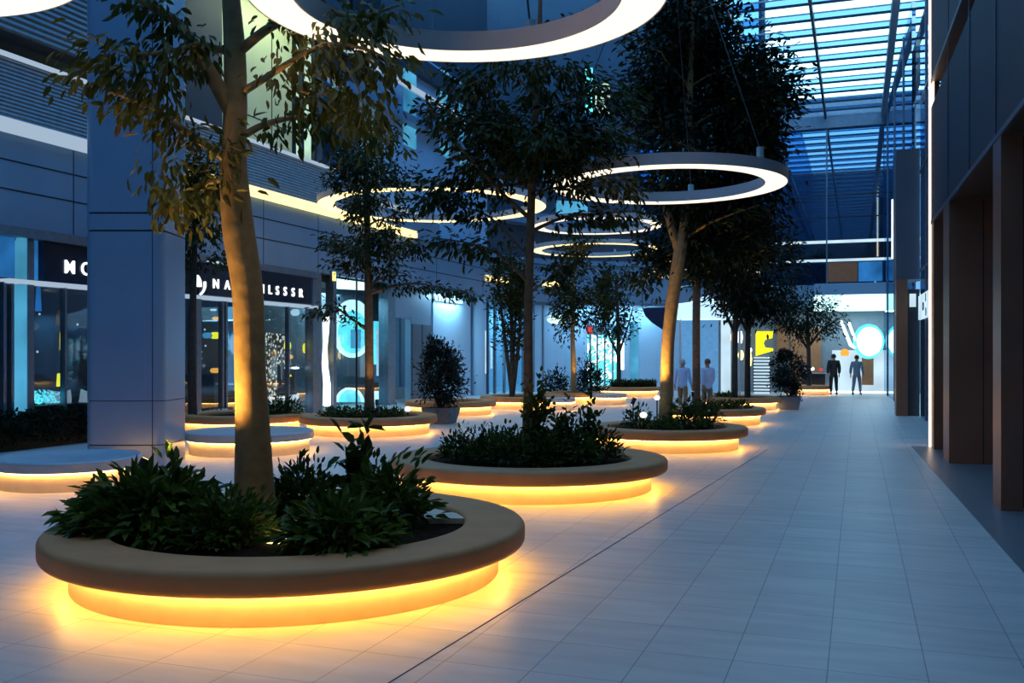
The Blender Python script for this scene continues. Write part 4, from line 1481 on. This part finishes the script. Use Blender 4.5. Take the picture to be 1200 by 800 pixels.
# second planter
g2 = 'middle planter shrubs'
for k, (px, dd, rx, h, n, lab) in enumerate((
        (538, 13.7, .30, .42, 500, 'first low bush from the left in the middle planter'),
        (568, 13.45, .34, .50, 600, 'second low bush from the left in the middle planter'),
        (600, 13.2, .36, .50, 650, 'bush in front left of the trunk in the middle planter'),
        (640, 13.2, .36, .46, 650, 'bush in front right of the trunk in the middle planter'),
        (676, 13.4, .34, .46, 600, 'second low bush from the right in the middle planter'),
        (708, 13.75, .26, .46, 420, 'first low bush from the right in the middle planter'),
        (590, 14.5, .40, .42, 500, 'low bush at the back left of the middle planter'),
        (655, 14.6, .42, .42, 500, 'low bush at the back right of the middle planter'))):
    shrub(d8(px, dd), rx, rx, h, n, .085, M['leaf_shrub'], lab, group=g2, upness=.6)
for px, dd, rx, h, n, lab in ((628, 13.35, .26, 1.32, 480, 'tall dark upright shrub against the trunk in the middle planter'),
                              (660, 13.5, .28, .90, 300, 'tall loose shrub right of the trunk in the middle planter'),
                              (690, 13.7, .22, .98, 260, 'tall thin shrub with pale leaves at the right of the middle planter')):
    shrub(d8(px, dd), rx, rx, h, n, .10, M['leaf_shrub'], lab, stems=6, group='tall plants in the middle planter', sparse=True, aspect=.55)
# third planter
for px, dd, rx, h, n, lab in ((749, 19.6, .34, .42, 350, 'small bush left of the forked tree in the third planter'),
                              (806, 19.5, .44, .62, 700, 'fuller bush right of the forked tree in the third planter'),
                              (826, 20.0, .34, .62, 450, 'bush at the right side of the third planter'),
                              (778, 18.95, .30, .25, 250, 'low bush in front of the forked tree in the third planter')):
    shrub(d8(px, dd), rx, rx, h, n, .10, M['leaf_shrub'], lab, group='third planter shrubs')
# small glowing globes in planters
for px, py, d, r, lab in ((754, 486, 19.3, .075, 'small glowing white globe lamp left of the forked tree'), (770, 466, 19.6, .06, 'small white globe lamp touching the forked trunk'), (478, 479, 23.0, .08, 'small white lamp at the right of the planter by the cyan shop')):
    q = at(px, py, d)
    t = thing('globe_lamp', lab, 'lamp', Vector((q.x, q.y, .36)), 'small lamps in the planters')
    MB().lathe(q, [(r * math.cos(a), r * .8 * math.sin(a)) for a in np.linspace(-PI / 2 + .01, PI / 2 - .01, 10)], 18).build('globe', emat('globe_glow', (1, .92, .8), 1.5), t, smooth=True)
    MB().tube([Vector((q.x, q.y, .34)), q], .015, 6).build('stem', M['dark_metal'], t)
# P4 and P5 planting
for k, px in enumerate((388, 405, 421, 446, 462)):
    shrub(d8(px, 23.0 + .3 * (k % 2)), .30, .34, .26, 260, .09, M['leaf_shrub'], ['leftmost', 'second from the left', 'third from the left', 'fourth from the left', 'rightmost'][k] + ' of the low bushes in the planter by the cyan shop', group='low bushes by the cyan shop')
for k, px in enumerate((312, 326, 340)):
    shrub(d8(px, 24.0), .34, .4, .46, 380, .10, M['leaf_shrub'], ['left', 'middle', 'right'][k] + ' one of three low bushes right of the thick near trunk', group='bushes right of the near trunk')
# P10, P11
for px, d, lab in ((846, 26.4, 'low bush in the planter right behind the forked tree, left'), (866, 26.5, 'low bush in the planter right behind the forked tree, right')):
    shrub(d8(px, d), .4, .4, .26, 260, .11, M['leaf_shrub'], lab, group='low bushes behind the forked tree')
shrub(d8(852, 33.2), .4, .4, .22, 200, .12, M['leaf_shrub'], 'low bush at the foot of the paired trunks')
# hedges
def hedge(pts, w, h, n, m, label, z=0):
    c = Vector(pts[0])
    t = thing('hedge', label, 'hedge', Vector((c.x, c.y, z)))
    A, B = np.array(pts[0]), np.array(pts[1])
    dv = (B - A)
    L = np.linalg.norm(dv)
    nv = np.array([-dv[1], dv[0], 0]) / L
    u_ = rng.random((n, 1))
    s_ = rng.uniform(-.5, .5, (n, 1))
    zz = rng.random(n) ** .6 * h
    P = A + dv * u_ + nv * s_ * w
    P[:, 2] = z + zz * (1 - .5 * (s_[:, 0] * 1.7) ** 2) + .03
    Dv = nv * s_ * 2 + rng.normal(0, .5, (n, 3))
    Dv[:, 2] += .4
    leaves('foliage', P, Dv, .12, m, t)
    mb = MB()
    q = [A - nv * w * .35, A + nv * w * .35, B + nv * w * .35, B - nv * w * .35]
    mb.hexa([Vector((*p_[:2], z)) for p_ in q] + [Vector((*p_[:2], z + h * .8)) for p_ in q]).build('inner_growth', M['leaf_black'], t)
    return t


hedge([Lp(11.0, T0 + .75, 0), Lp(18.6, T0 + .75, 0)], .9, .72, 8500, M['leaf_black'], 'clipped dark hedge along the shop glass at the left edge')
a_, b_ = at(716, 455, 43.6), at(768, 455, 43.6)
hedge([Vector((a_.x, a_.y, 0)), Vector((b_.x, b_.y, 0))], .8, .34, 1400, M['leaf_dark'], 'low clipped hedge in the far planter before the bright shop', z=.36)


def potted(px, d, wt, wb, hp, rx, h, n, label, lean=0.0):
    c = Vector(((px - CX) / F * d, d, 0))
    t = thing('potted_shrub', label, 'potted plant', c)
    mb = MB()
    def sq(w, z):
        return [c + Vector((x * w / 2 * CL + y * w / 2 * SL, -x * w / 2 * SL + y * w / 2 * CL, z)) for x, y in ((-1, -1), (1, -1), (1, 1), (-1, 1))]
    rings = [sq(wb, 0), sq(wt, hp), sq(wt - .08, hp), sq(wt - .10, hp - .06)]
    vs = [p for r_ in rings for p in r_]
    fs = [(3, 2, 1, 0), (12, 13, 14, 15)]
    for i in range(3):
        for k in range(4):
            l = (k + 1) % 4
            fs.append((i * 4 + k, i * 4 + l, i * 4 + 4 + l, i * 4 + 4 + k))
    mb.add(vs, fs).build('pot', M['pot'], t)
    mb = MB()
    for i in range(5):
        a = i * 2.4
        mb.tube([c + Vector((.04 * math.cos(a), .04 * math.sin(a), hp - .06)), c + Vector((rx * .4 * math.cos(a), rx * .4 * math.sin(a), hp + h * .35)), c + Vector((rx * .75 * math.cos(a), rx * .75 * math.sin(a), hp + h * .7))], [.03, .02, .008], 6)
    mb.build('stems', M['bark_dark'], t)['kind'] = 'stuff'
    P, Dv = blob(c + Vector((0, 0, hp + h * .52)), (rx * .95, rx * .95, h * .52), n, 34, up=.5)
    P2, D2 = blob(c + Vector((-.1, 0, hp + h * .95)), (rx * .45, rx * .4, h * .22), n // 6, 8, up=1.0)
    leaves('foliage', np.concatenate([P, P2]), np.concatenate([Dv, D2]), .11, M['leaf_blue'], t)


potted(517, 26.6, .84, .62, .44, .78, 1.72, 4200, 'dark bushy shrub in a square slate blue pot before the pale wall')
potted(925, 33.2, .80, .60, .46, .62, 1.45, 3000, 'dark bushy shrub in a square dark pot at the walkway edge')
shrub(Vector(((691 - CX) / F * 38.6, 38.6, 0)), .62, .6, 1.75, 1500, .14, M['leaf_blue'], 'dark rounded bush right of the narrow upright tree', upness=.6)
shrub(Vector(((652 - CX) / F * 39.2, 39.2, 0)), .58, .5, 1.3, 900, .14, M['leaf_blue'], 'dark loose bush left of the narrow upright tree', upness=.6)

# spotlights washing the trunks
q = at(166, 548, 8.10)
fixture(q, at(288, 330, 8.55), 'stake spotlight aimed up the thick near trunk', 300, 95, q.z - .38)
q = d8(600, 13.4); q.z = .55
fixture(q, at(620, 380, 13.9), 'stake spotlight at the foot of the middle tree', 9, 60, .18)
q = d8(742, 19.35); q.z = .95
fixture(q, at(787, 360, 19.8), 'stake spotlight aimed up the forked tree', 330, 85, .58)
q = d8(442, 22.75); q.z = .75
fixture(q, at(432, 400, 23.4), 'stake spotlight at the foot of the tree by the cyan shop', 60, 50, .38)
q = d8(678, 36.9); q.z = .6
fixture(q, at(672, 410, 37.5), 'stake spotlight at the foot of the narrow upright tree', 80, 45, .22)
q = d8(812, 26.2); q.z = .8
fixture(q, at(817, 360, 26.8), 'stake spotlight behind the bushes of the fourth walkway planter', 14, 50, .42)


# ------------------------------------------------------------------ shop interior things
def chair(c, rz, label):
    t = thing('shell_chair', label, 'chair', c, 'white chairs in the shop')
    ca, sa = math.cos(rz), math.sin(rz)
    def tr_(x, y, z):
        return Vector((c.x + x * ca - y * sa, c.y + x * sa + y * ca, z))
    vs, fs = [], []
    prof = [(-.26, .50), (-.22, .46), (0, .44), (.18, .46), (.27, .58), (.31, .80), (.33, 1.02)]
    nx = 7
    for th in (0, .025):
        for (y, z) in prof:
            hi = (z - .44) / .6
            w = .31 - .08 * max(0, hi - .5)
            for k in range(nx):
                x = (k / (nx - 1) - .5) * 2
                vs.append(tr_(x * w, y - th + .05 * x * x * (-1 if z > .5 else 0), z + .05 * x * x + (th if z < .5 else 0)))
    n = len(prof) * nx
    for b in (0, n):
        for i in range(len(prof) - 1):
            for k in range(nx - 1):
                fs.append((b + i * nx + k, b + i * nx + k + 1, b + (i + 1) * nx + k + 1, b + (i + 1) * nx + k))
    MB().add(vs, fs).build('seat_shell', M['chair'], t, smooth=True)
    for x, y in ((-.2, -.2), (.2, -.2), (.2, .2), (-.2, .2)):
        MB().tube([tr_(x * .7, y * .7, .45), tr_(x, y, 0)], [.016, .011], 8).build('leg', M['dark_metal'], t)


o = MB().band(pxp(48, -.8)[0], pxp(103, -.8)[0], -1.35, -.35, 0, .76).build('display_plinth', M['dark_metal'])
tag(o, 'dark raised plinth carrying the white chairs behind the left shop glass', 'plinth')
for px, off, rz, lab in ((62, -.9, .3, 'white shell chair behind the left shop glass, left one'), (86, -.7, -.5, 'white shell chair behind the left shop glass, next to the column')):
    p = pxp(px, off)[0]
    q = path(p, off, 0)
    # raised shop floor dais
    chair(Vector((q.x, q.y, 0.76)), rz - AL, lab)
for k, (px, py, h, mm, lab) in enumerate(((73, 399, .42, 'yellow_glow', 'slim yellow pendant lamp in the left shop window, upper one'), (69.5, 445, .30, 'yellow_glow', 'slim yellow pendant lamp in the left shop window, lower one'),
                                         (45, 350, .55, 'blue_glow', 'slim blue pendant lamp high in the left shop window'), (71, 372, .34, 'wood', 'small beige pendant shade in the left shop window'))):
    p, z = pz(px, py, -.5)
    t = thing('pendant_lamp', lab, 'lamp', path(p, -.5, z), 'pendants in the left shop')
    MB().tube([path(p, -.5, z - h / 2), path(p, -.5, z + h / 2)], [.07, .045] if mm != 'wood' else [.14, .07], 10).build('shade', M[mm], t)
    MB().tube([path(p, -.5, z + h / 2), path(p, -.5, 4.3)], .008, 5).build('cord', M['cable'], t)
# glowing flecks stand in for glints of stock at the window foot
P_, D_ = [], []
for i in range(150):
    p = pxp(random.uniform(26, 64), -.3)[0]
    P_.append(path(p, -random.uniform(.1, .5), random.uniform(.8, 1.05)))
    D_.append((random.uniform(-1, 1), random.uniform(-1, 1), random.uniform(-.2, 1)))
t = thing('sparkle_display', 'row of emissive glints shown as cyan crystals on a low shelf in the left shop window', 'display', path(pxp(45)[0], -.3, 0))
MB().band(pxp(25)[0], pxp(66)[0], -.55, -.06, .0, .78).build('shelf', M['dark_metal'], t)
leaves('sparkles', P_, D_, .12, M['cyan'], t)
t.children[-1]['kind'] = 'stuff'
# second shop
o = wshape('speckled_panel', [(308, 389), (335, 392), (335, 462), (308, 465)], -.6, .05, M['pebble'])
tag(o, 'speckled glittering wall panel in the shop right of the thick near trunk', 'panel')
o = wshape('plinth_block', [(308, 465), (341, 462), (341, 476), (308, 480)], -.65, .3, M['soft_white'])
tag(o, 'pale low plinth under the speckled panel', 'plinth')
o = MB().band(pxp(342)[0], pxp(361)[0], -1.2, -.5, 0, 1.55).build('counter', M['slate'])
tag(o, 'dark shop counter right of the speckled panel', 'counter')
for k, (px, py, mm, w, h) in enumerate(((335, 405, 'yellow_glow', 2.5, 5), (337, 418, 'orange_glow', 3, 2.5), (357, 408, 'yellow_glow', 2.5, 6), (360, 420, 'warm_glow', 2, 6), (344, 366, 'soft_white', 3.5, 4), (250, 393, 'yellow_glow', 4, 4), (241, 393, 'cyan_dim', 4, 3.5), (250, 434, 'orange_glow', 4, 3), (344, 431, 'white_glow', 3, 1.3), (335, 431, 'white_glow', 1.4, 1.4), (336, 440, 'yellow_glow', 2, 1.5), (248, 363, 'soft_white', 1.8, 1.2), (252, 373, 'orange_glow', 3.5, 2))):
    nm = ['fish_ornament', 'ornament', 'fish_ornament', 'fish_ornament', 'paper_lamp', 'yellow_globe', 'blue_globe', 'flower_ornament', 'downlight', 'downlight', 'ornament', 'downlight', 'ornament'][k]
    lab = ['yellow fish shaped ornament beside the speckled panel', 'orange glowing ornament beside the speckled panel', 'yellow fish shaped ornament over the dark counter, left', 'warm glowing ornament over the dark counter, right edge', 'small white paper lamp under the end of the long navy sign',
           'round yellow lamp behind the shop door left of the near trunk', 'small blue lamp beside the round yellow lamp', 'orange flower on the shelf behind the shop door', 'small white light over the dark counter', 'tiny white light left of the counter light',
           'small yellow ornament under the tiny white light', 'small white ceiling light behind the shop door', 'orange lamp high behind the shop door'][k]
    o = wshape(nm, arc(px, py, w, h, 0, 360, 14)[:-1], -.4, .12, M[mm])
    tag(o, lab, 'ornament' if 'ornament' in nm else 'lamp')
o = MB().band(pxp(233)[0], pxp(258)[0], -.7, -.2, 0, 1.35).build('display_shelf', M['slate'])
tag(o, 'dark display shelf behind the shop door left of the near trunk', 'shelf')
t = thing('floor_sign', 'small blue lit floor sign at the foot of the shop door', 'sign', path(pxp(253)[0], .15, 0))
p, z = pz(253, 492, .2)
MB().band(pxp(238)[0], pxp(268)[0], .12, .16, .02, .42).build('board', M['sign_navy'], t)
text('letters', 'M&W&', .42, path(p, .175, .22), U, M['cyan_dim'], t, depth=.01, bold=.01)
# twinkling lights in the shops
for k, (px, py) in enumerate(((236, 412), (236, 420), (241, 405), (27, 387), (44, 412), (46, 368), (91, 380), (240, 386))):
    p, z = pz(px, py, -.3)
    o = MB().lathe(path(p, -.3, z), [(.001, -.03), (.03, 0), (.001, .03)], 8).build('fairy_light', M['soft_white'])
    tag(o, 'tiny white fairy light behind the shop glass', 'light', 'tiny fairy lights behind the shop glass')


# ------------------------------------------------------------------ people
def skinmesh(name, verts, edges, rads, m, parent, root=0, sub=2):
    me = bpy.data.meshes.new(name)
    me.from_pydata([tuple(v) for v in verts], edges, [])
    o = bpy.data.objects.new(name, me)
    COL.objects.link(o)
    md = o.modifiers.new('Skin', 'SKIN')
    md.use_smooth_shade = True
    for i, r in enumerate(rads):
        me.skin_vertices[0].data[i].radius = (r, r) if not isinstance(r, tuple) else r
        me.skin_vertices[0].data[i].use_root = (i == root)
    sb = o.modifiers.new('Subdivision', 'SUBSURF')
    sb.levels = sub
    sb.render_levels = sub
    # bake to a plain mesh
    dg = bpy.context.evaluated_depsgraph_get()
    dg.update()
    me2 = bpy.data.meshes.new_from_object(o.evaluated_get(dg))
    bpy.data.objects.remove(o)
    bpy.data.meshes.remove(me)
    me2.name = name
    me2.materials.clear()
    me2.materials.append(m)
    me2.shade_smooth()
    o = bpy.data.objects.new(name, me2)
    COL.objects.link(o)
    o.parent = parent
    return o


def person(loc, rz, label, top, bottom, hairc, shoe, stride=0.22, jacket=False, skirt=False, h=1.7, arm=.15):
    t = thing('person', label, 'person', loc)
    t.rotation_euler = (0, 0, rz)
    k = h / 1.7
    # joints, facing -Y; x to the side
    J = {'pel': (0, 0, .92), 'sp1': (0, .01, 1.08), 'sp2': (0, .0, 1.25), 'ch': (0, 0, 1.36), 'nk': (0, .01, 1.45), 'hd0': (0, -.015, 1.53), 'hd1': (0, -.01, 1.60), 'hd2': (0, 0, 1.655)}
    for s, sx in (('L', 1), ('R', -1)):
        st = stride * sx
        J['hip' + s] = (.09 * sx, 0, .88)
        J['kn' + s] = (.095 * sx, -st * .55 - .03, .49)
        J['an' + s] = (.095 * sx, -st + .05 * (1 if st < 0 else 0) + .02, .09 + (.05 if st < 0 else 0))
        J['to' + s] = (.105 * sx, -st - .13 + .05 * (1 if st < 0 else 0), .035)
        J['sh' + s] = (.175 * sx, .01, 1.385)
        J['el' + s] = (.225 * sx, .03 + arm * sx * .4, 1.12)
        J['wr' + s] = (.235 * sx, -.05 + arm * sx, .88)
        J['pa' + s] = (.235 * sx, -.075 + arm * sx * 1.05, .80)
        bx, by, bz = J['pa' + s]
        for f in range(4):
            oy = (f - 1.5) * .022
            Ln = (.075, .085, .08, .062)[f]
            J['f%d%s' % (f, s)] = (bx + .004 * sx, by + oy - .008, bz - Ln * .55)
            J['g%d%s' % (f, s)] = (bx - .012 * sx, by + oy - .012, bz - Ln)
        J['t0' + s] = (bx - .012 * sx, by - .045, bz + .02)
        J['t1' + s] = (bx - .02 * sx, by - .06, bz - .025)
    names = list(J)
    idx = {n_: i for i, n_ in enumerate(names)}
    V = [Vector(J[n_]) * k for n_ in names]
    E = [('pel', 'sp1'), ('sp1', 'sp2'), ('sp2', 'ch'), ('ch', 'nk'), ('nk', 'hd0'), ('hd0', 'hd1'), ('hd1', 'hd2')]
    for s in 'LR':
        E += [('pel', 'hip' + s), ('hip' + s, 'kn' + s), ('kn' + s, 'an' + s), ('an' + s, 'to' + s), ('ch', 'sh' + s), ('sh' + s, 'el' + s), ('el' + s, 'wr' + s), ('wr' + s, 'pa' + s), ('wr' + s, 't0' + s), ('t0' + s, 't1' + s)]
        for f in range(4):
            E += [('pa' + s, 'f%d%s' % (f, s)), ('f%d%s' % (f, s), 'g%d%s' % (f, s))]
    R = {'pel': .125, 'sp1': .115, 'sp2': .125, 'ch': .12, 'nk': .052, 'hd0': .072, 'hd1': .086, 'hd2': .07}
    for s in 'LR':
        R.update({'hip' + s: .085, 'kn' + s: .055, 'an' + s: .038, 'to' + s: .032, 'sh' + s: .058, 'el' + s: .042, 'wr' + s: .026, 'pa' + s: (.018, .034), 't0' + s: .011, 't1' + s: .009})
        for f in range(4):
            R['f%d%s' % (f, s)] = .009
            R['g%d%s' % (f, s)] = .0075
    def rr(n_, f=1.0, add=0.0):
        r = R[n_]
        return tuple((q + add) * k * f for q in r) if isinstance(r, tuple) else (r + add) * k * f
    skinmesh('body', V, [(idx[a], idx[b]) for a, b in E], [rr(n_) for n_ in names], M['skin'], t, idx['pel'])
    def sub(name, ns, es, add, m, ov=None, lev=2):
        ii = {n_: i for i, n_ in enumerate(ns)}
        rads = [rr(n_, 1, add) for n_ in ns]
        vv = [Vector(J[n_]) * k for n_ in ns]
        if ov:
            for n_, q in ov.items():
                vv[ii[n_]] = Vector(q) * k
        return skinmesh(name, vv, [(ii[a], ii[b]) for a, b in es], rads, m, t, 0, lev)
    J['tail'] = (0, .0, .72 if jacket else .76)
    R['tail'] = .130
    J['hip'] = (0, .0, .96)
    R['hip'] = .135
    wr = {'wr' + s: tuple(np.array(J['el' + s]) * .08 + np.array(J['wr' + s]) * .92) for s in 'LR'}
    sub('jacket' if jacket else 'shirt', ['tail', 'hip', 'sp2', 'ch', 'shL', 'elL', 'wrL', 'shR', 'elR', 'wrR'],
        [('tail', 'hip'), ('hip', 'sp2'), ('sp2', 'ch'), ('ch', 'shL'), ('shL', 'elL'), ('elL', 'wrL'), ('ch', 'shR'), ('shR', 'elR'), ('elR', 'wrR')], .034 if jacket else .026, top, wr)
    J['hem'] = (0, 0, .97)
    R['hem'] = .12
    ank = {'an' + s: tuple(np.array(J['an' + s]) + np.array((0, 0, .03))) for s in 'LR'}
    sub('trousers', ['hem', 'pel', 'hipL', 'knL', 'anL', 'hipR', 'knR', 'anR'], [('hem', 'pel'), ('pel', 'hipL'), ('hipL', 'knL'), ('knL', 'anL'), ('pel', 'hipR'), ('hipR', 'knR'), ('knR', 'anR')], .019, bottom, ank)
    for s in 'LR':
        sub('shoe', ['an' + s, 'to' + s], [('an' + s, 'to' + s)], .014, shoe)
    # hair cap
    vs, fs = [], []
    n1, n2 = 16, 8
    for i in range(n2):
        ph = PI * .62 * i / (n2 - 1)
        for j in range(n1):
            a = 2 * PI * j / n1
            fr_ = .55 if math.sin(a) < -.35 else 1.0
            p_ = ph * fr_
            vs.append(Vector((.098 * math.sin(p_) * math.cos(a), .005 + .112 * math.sin(p_) * math.sin(a), 1.612 + .115 * math.cos(p_))) * k)
    for i in range(n2 - 1):
        for j in range(n1):
            l = (j + 1) % n1
            fs.append((i * n1 + j, i * n1 + l, (i + 1) * n1 + l, (i + 1) * n1 + j))
    me = bpy.data.meshes.new('hair')
    me.from_pydata([tuple(v) for v in vs], [], fs)
    me.materials.append(hairc)
    link('hair', me, t, smooth=True)
    # face
    def ball(name, c, r, m):
        mb = MB().lathe(Vector(c) * k, [(r[0] * k * math.cos(a), r[1] * k * math.sin(a)) for a in np.linspace(-PI / 2 + .01, PI / 2 - .01, 7)], 10)
        me = bpy.data.meshes.new(name)
        me.from_pydata(mb.v, [], mb.f)
        me.materials.append(m)
        link(name, me, t, smooth=True)
    for sx in (-1, 1):
        ball('eye', (.03 * sx, -.086, 1.595), (.011, .008), M['dark'])
        ball('ear', (.088 * sx, .0, 1.585), (.014, .03), M['skin'])
    ball('nose', (0, -.10, 1.57), (.013, .02), M['skin'])
    ball('mouth', (0, -.088, 1.533), (.02, .006), mat('lips', (.3, .12, .1), .5))
    return t


cl_dark = mat('dark_brown_jacket', (.035, .025, .022), .8)
cl_black = mat('black_trousers', (.012, .012, .014), .8)
cl_grey = mat('grey_blue_shirt', (.22, .27, .31), .8)
cl_lgrey = mat('light_grey_trousers', (.20, .22, .25), .8)
cl_blue = mat('light_blue_shirt', (.30, .45, .72), .8, emit=(.2, .35, .7), es=.06)  # slight emission stands in for light falling on the cloth
cl_blue2 = mat('pale_blue_shirt', (.36, .48, .70), .8, emit=(.2, .35, .7), es=.06)  # same faint glow in place of light on the shirt
cl_khaki = mat('khaki_trousers', (.24, .17, .10), .8)
h_dark = mat('dark_hair', (.015, .012, .01), .6)
h_grey = mat('grey_hair', (.35, .36, .38), .6)
h_red = mat('auburn_hair', (.14, .05, .025), .6)
q = ground(977, 463)
person(q, PI - AL + .1, 'person walking away in a dark jacket and black trousers at the far end', cl_dark, cl_black, h_dark, cl_black, .2, True, h=1.9)
q = ground(1004, 463)
person(q, PI - AL - .2, 'person walking in a grey top and light grey trousers at the far end', cl_grey, cl_lgrey, h_dark, cl_black, -.28, h=1.85)
q = Vector(((800 - CX) / F * 31.5, 31.5, 0))
person(q, PI - .5, 'person with grey hair and a light blue shirt left of the straight trunk', cl_blue, cl_khaki, h_grey, cl_black, .05, h=1.72)
q = Vector(((829 - CX) / F * 30.5, 30.5, 0))
person(q, PI + .3, 'person with auburn hair and a pale blue shirt right of the straight trunk', cl_blue2, cl_khaki, h_red, cl_black, .05, h=1.74)


# ------------------------------------------------------------------ lights
def area(loc, tgt, sx, sy, power, col, name='area_lamp'):
    l = bpy.data.lights.new(name, 'AREA')
    l.shape = 'RECTANGLE'
    l.size, l.size_y = sx, sy
    l.energy = power
    l.color = col
    o = bpy.data.objects.new(name, l)
    COL.objects.link(o)
    o.location = loc
    o.rotation_euler = (Vector(tgt) - Vector(loc)).to_track_quat('-Z', 'Y').to_euler()
    return o


# gallery lamps washing the greenish wall, added shop fill lights, the lit end canopy
pm = pxp(335)[0]
area(path(pm, .1, 13.0), path(pm, -1.2, 8), 4, .6, 120, (.85, 1, .6))
area(path(pxp(420)[0], -1.2, 4.1), path(pxp(420)[0], -1.5, 0), 3, .8, 110, (.45, .9, 1))
area(path(pxp(600)[0], -.7, 4.2), path(pxp(600)[0], -.8, 0), 4, .5, 150, (.3, .75, 1))
area(path(pxp(522)[0], .45, 4.4), path(pxp(522)[0], .1, 2), 2.5, .2, 110, (.40, .80, 1))
area(path(pxp(710)[0], .9, 4.3), path(pxp(710)[0], .1, 1.5), 5, .3, 110, (.35, .75, 1))
area(path(pxp(990)[0], 1.0, 3.95), path(pxp(990)[0], 1.1, 0), 5, 1, 160, (.6, .88, 1))

w = bpy.data.worlds.new('dusk_sky')
scene.world = w
w.use_nodes = True
nt = w.node_tree
bg = nt.nodes['Background']
tc = nt.nodes.new('ShaderNodeTexCoord')
sp = nt.nodes.new('ShaderNodeSeparateXYZ')
nt.links.new(tc.outputs['Generated'], sp.inputs[0])
rp = nt.nodes.new('ShaderNodeValToRGB')
e = rp.color_ramp.elements
e[0].position, e[0].color = 0.0, (.05, .12, .25, 1)
e[1].position, e[1].color = 1.0, (.22, .50, .76, 1)
x = e.new(.12)
x.color = (.40, .70, 1.0, 1)
x = e.new(.26)
x.color = (.62, .98, 1.12, 1)
x = e.new(.55)
x.color = (.30, .62, .92, 1)
nt.links.new(sp.outputs['Z'], rp.inputs['Fac'])
nt.links.new(rp.outputs['Color'], bg.inputs['Color'])
bg.inputs['Strength'].default_value = 2.6

scene.view_settings.view_transform = 'Standard'
scene.view_settings.look = 'None'
scene.view_settings.exposure = 0.28
scene.cycles.max_bounces = 8
scene.cycles.transparent_max_bounces = 12
scene.cycles.sample_clamp_indirect = 4
scene.cycles.use_denoising = True
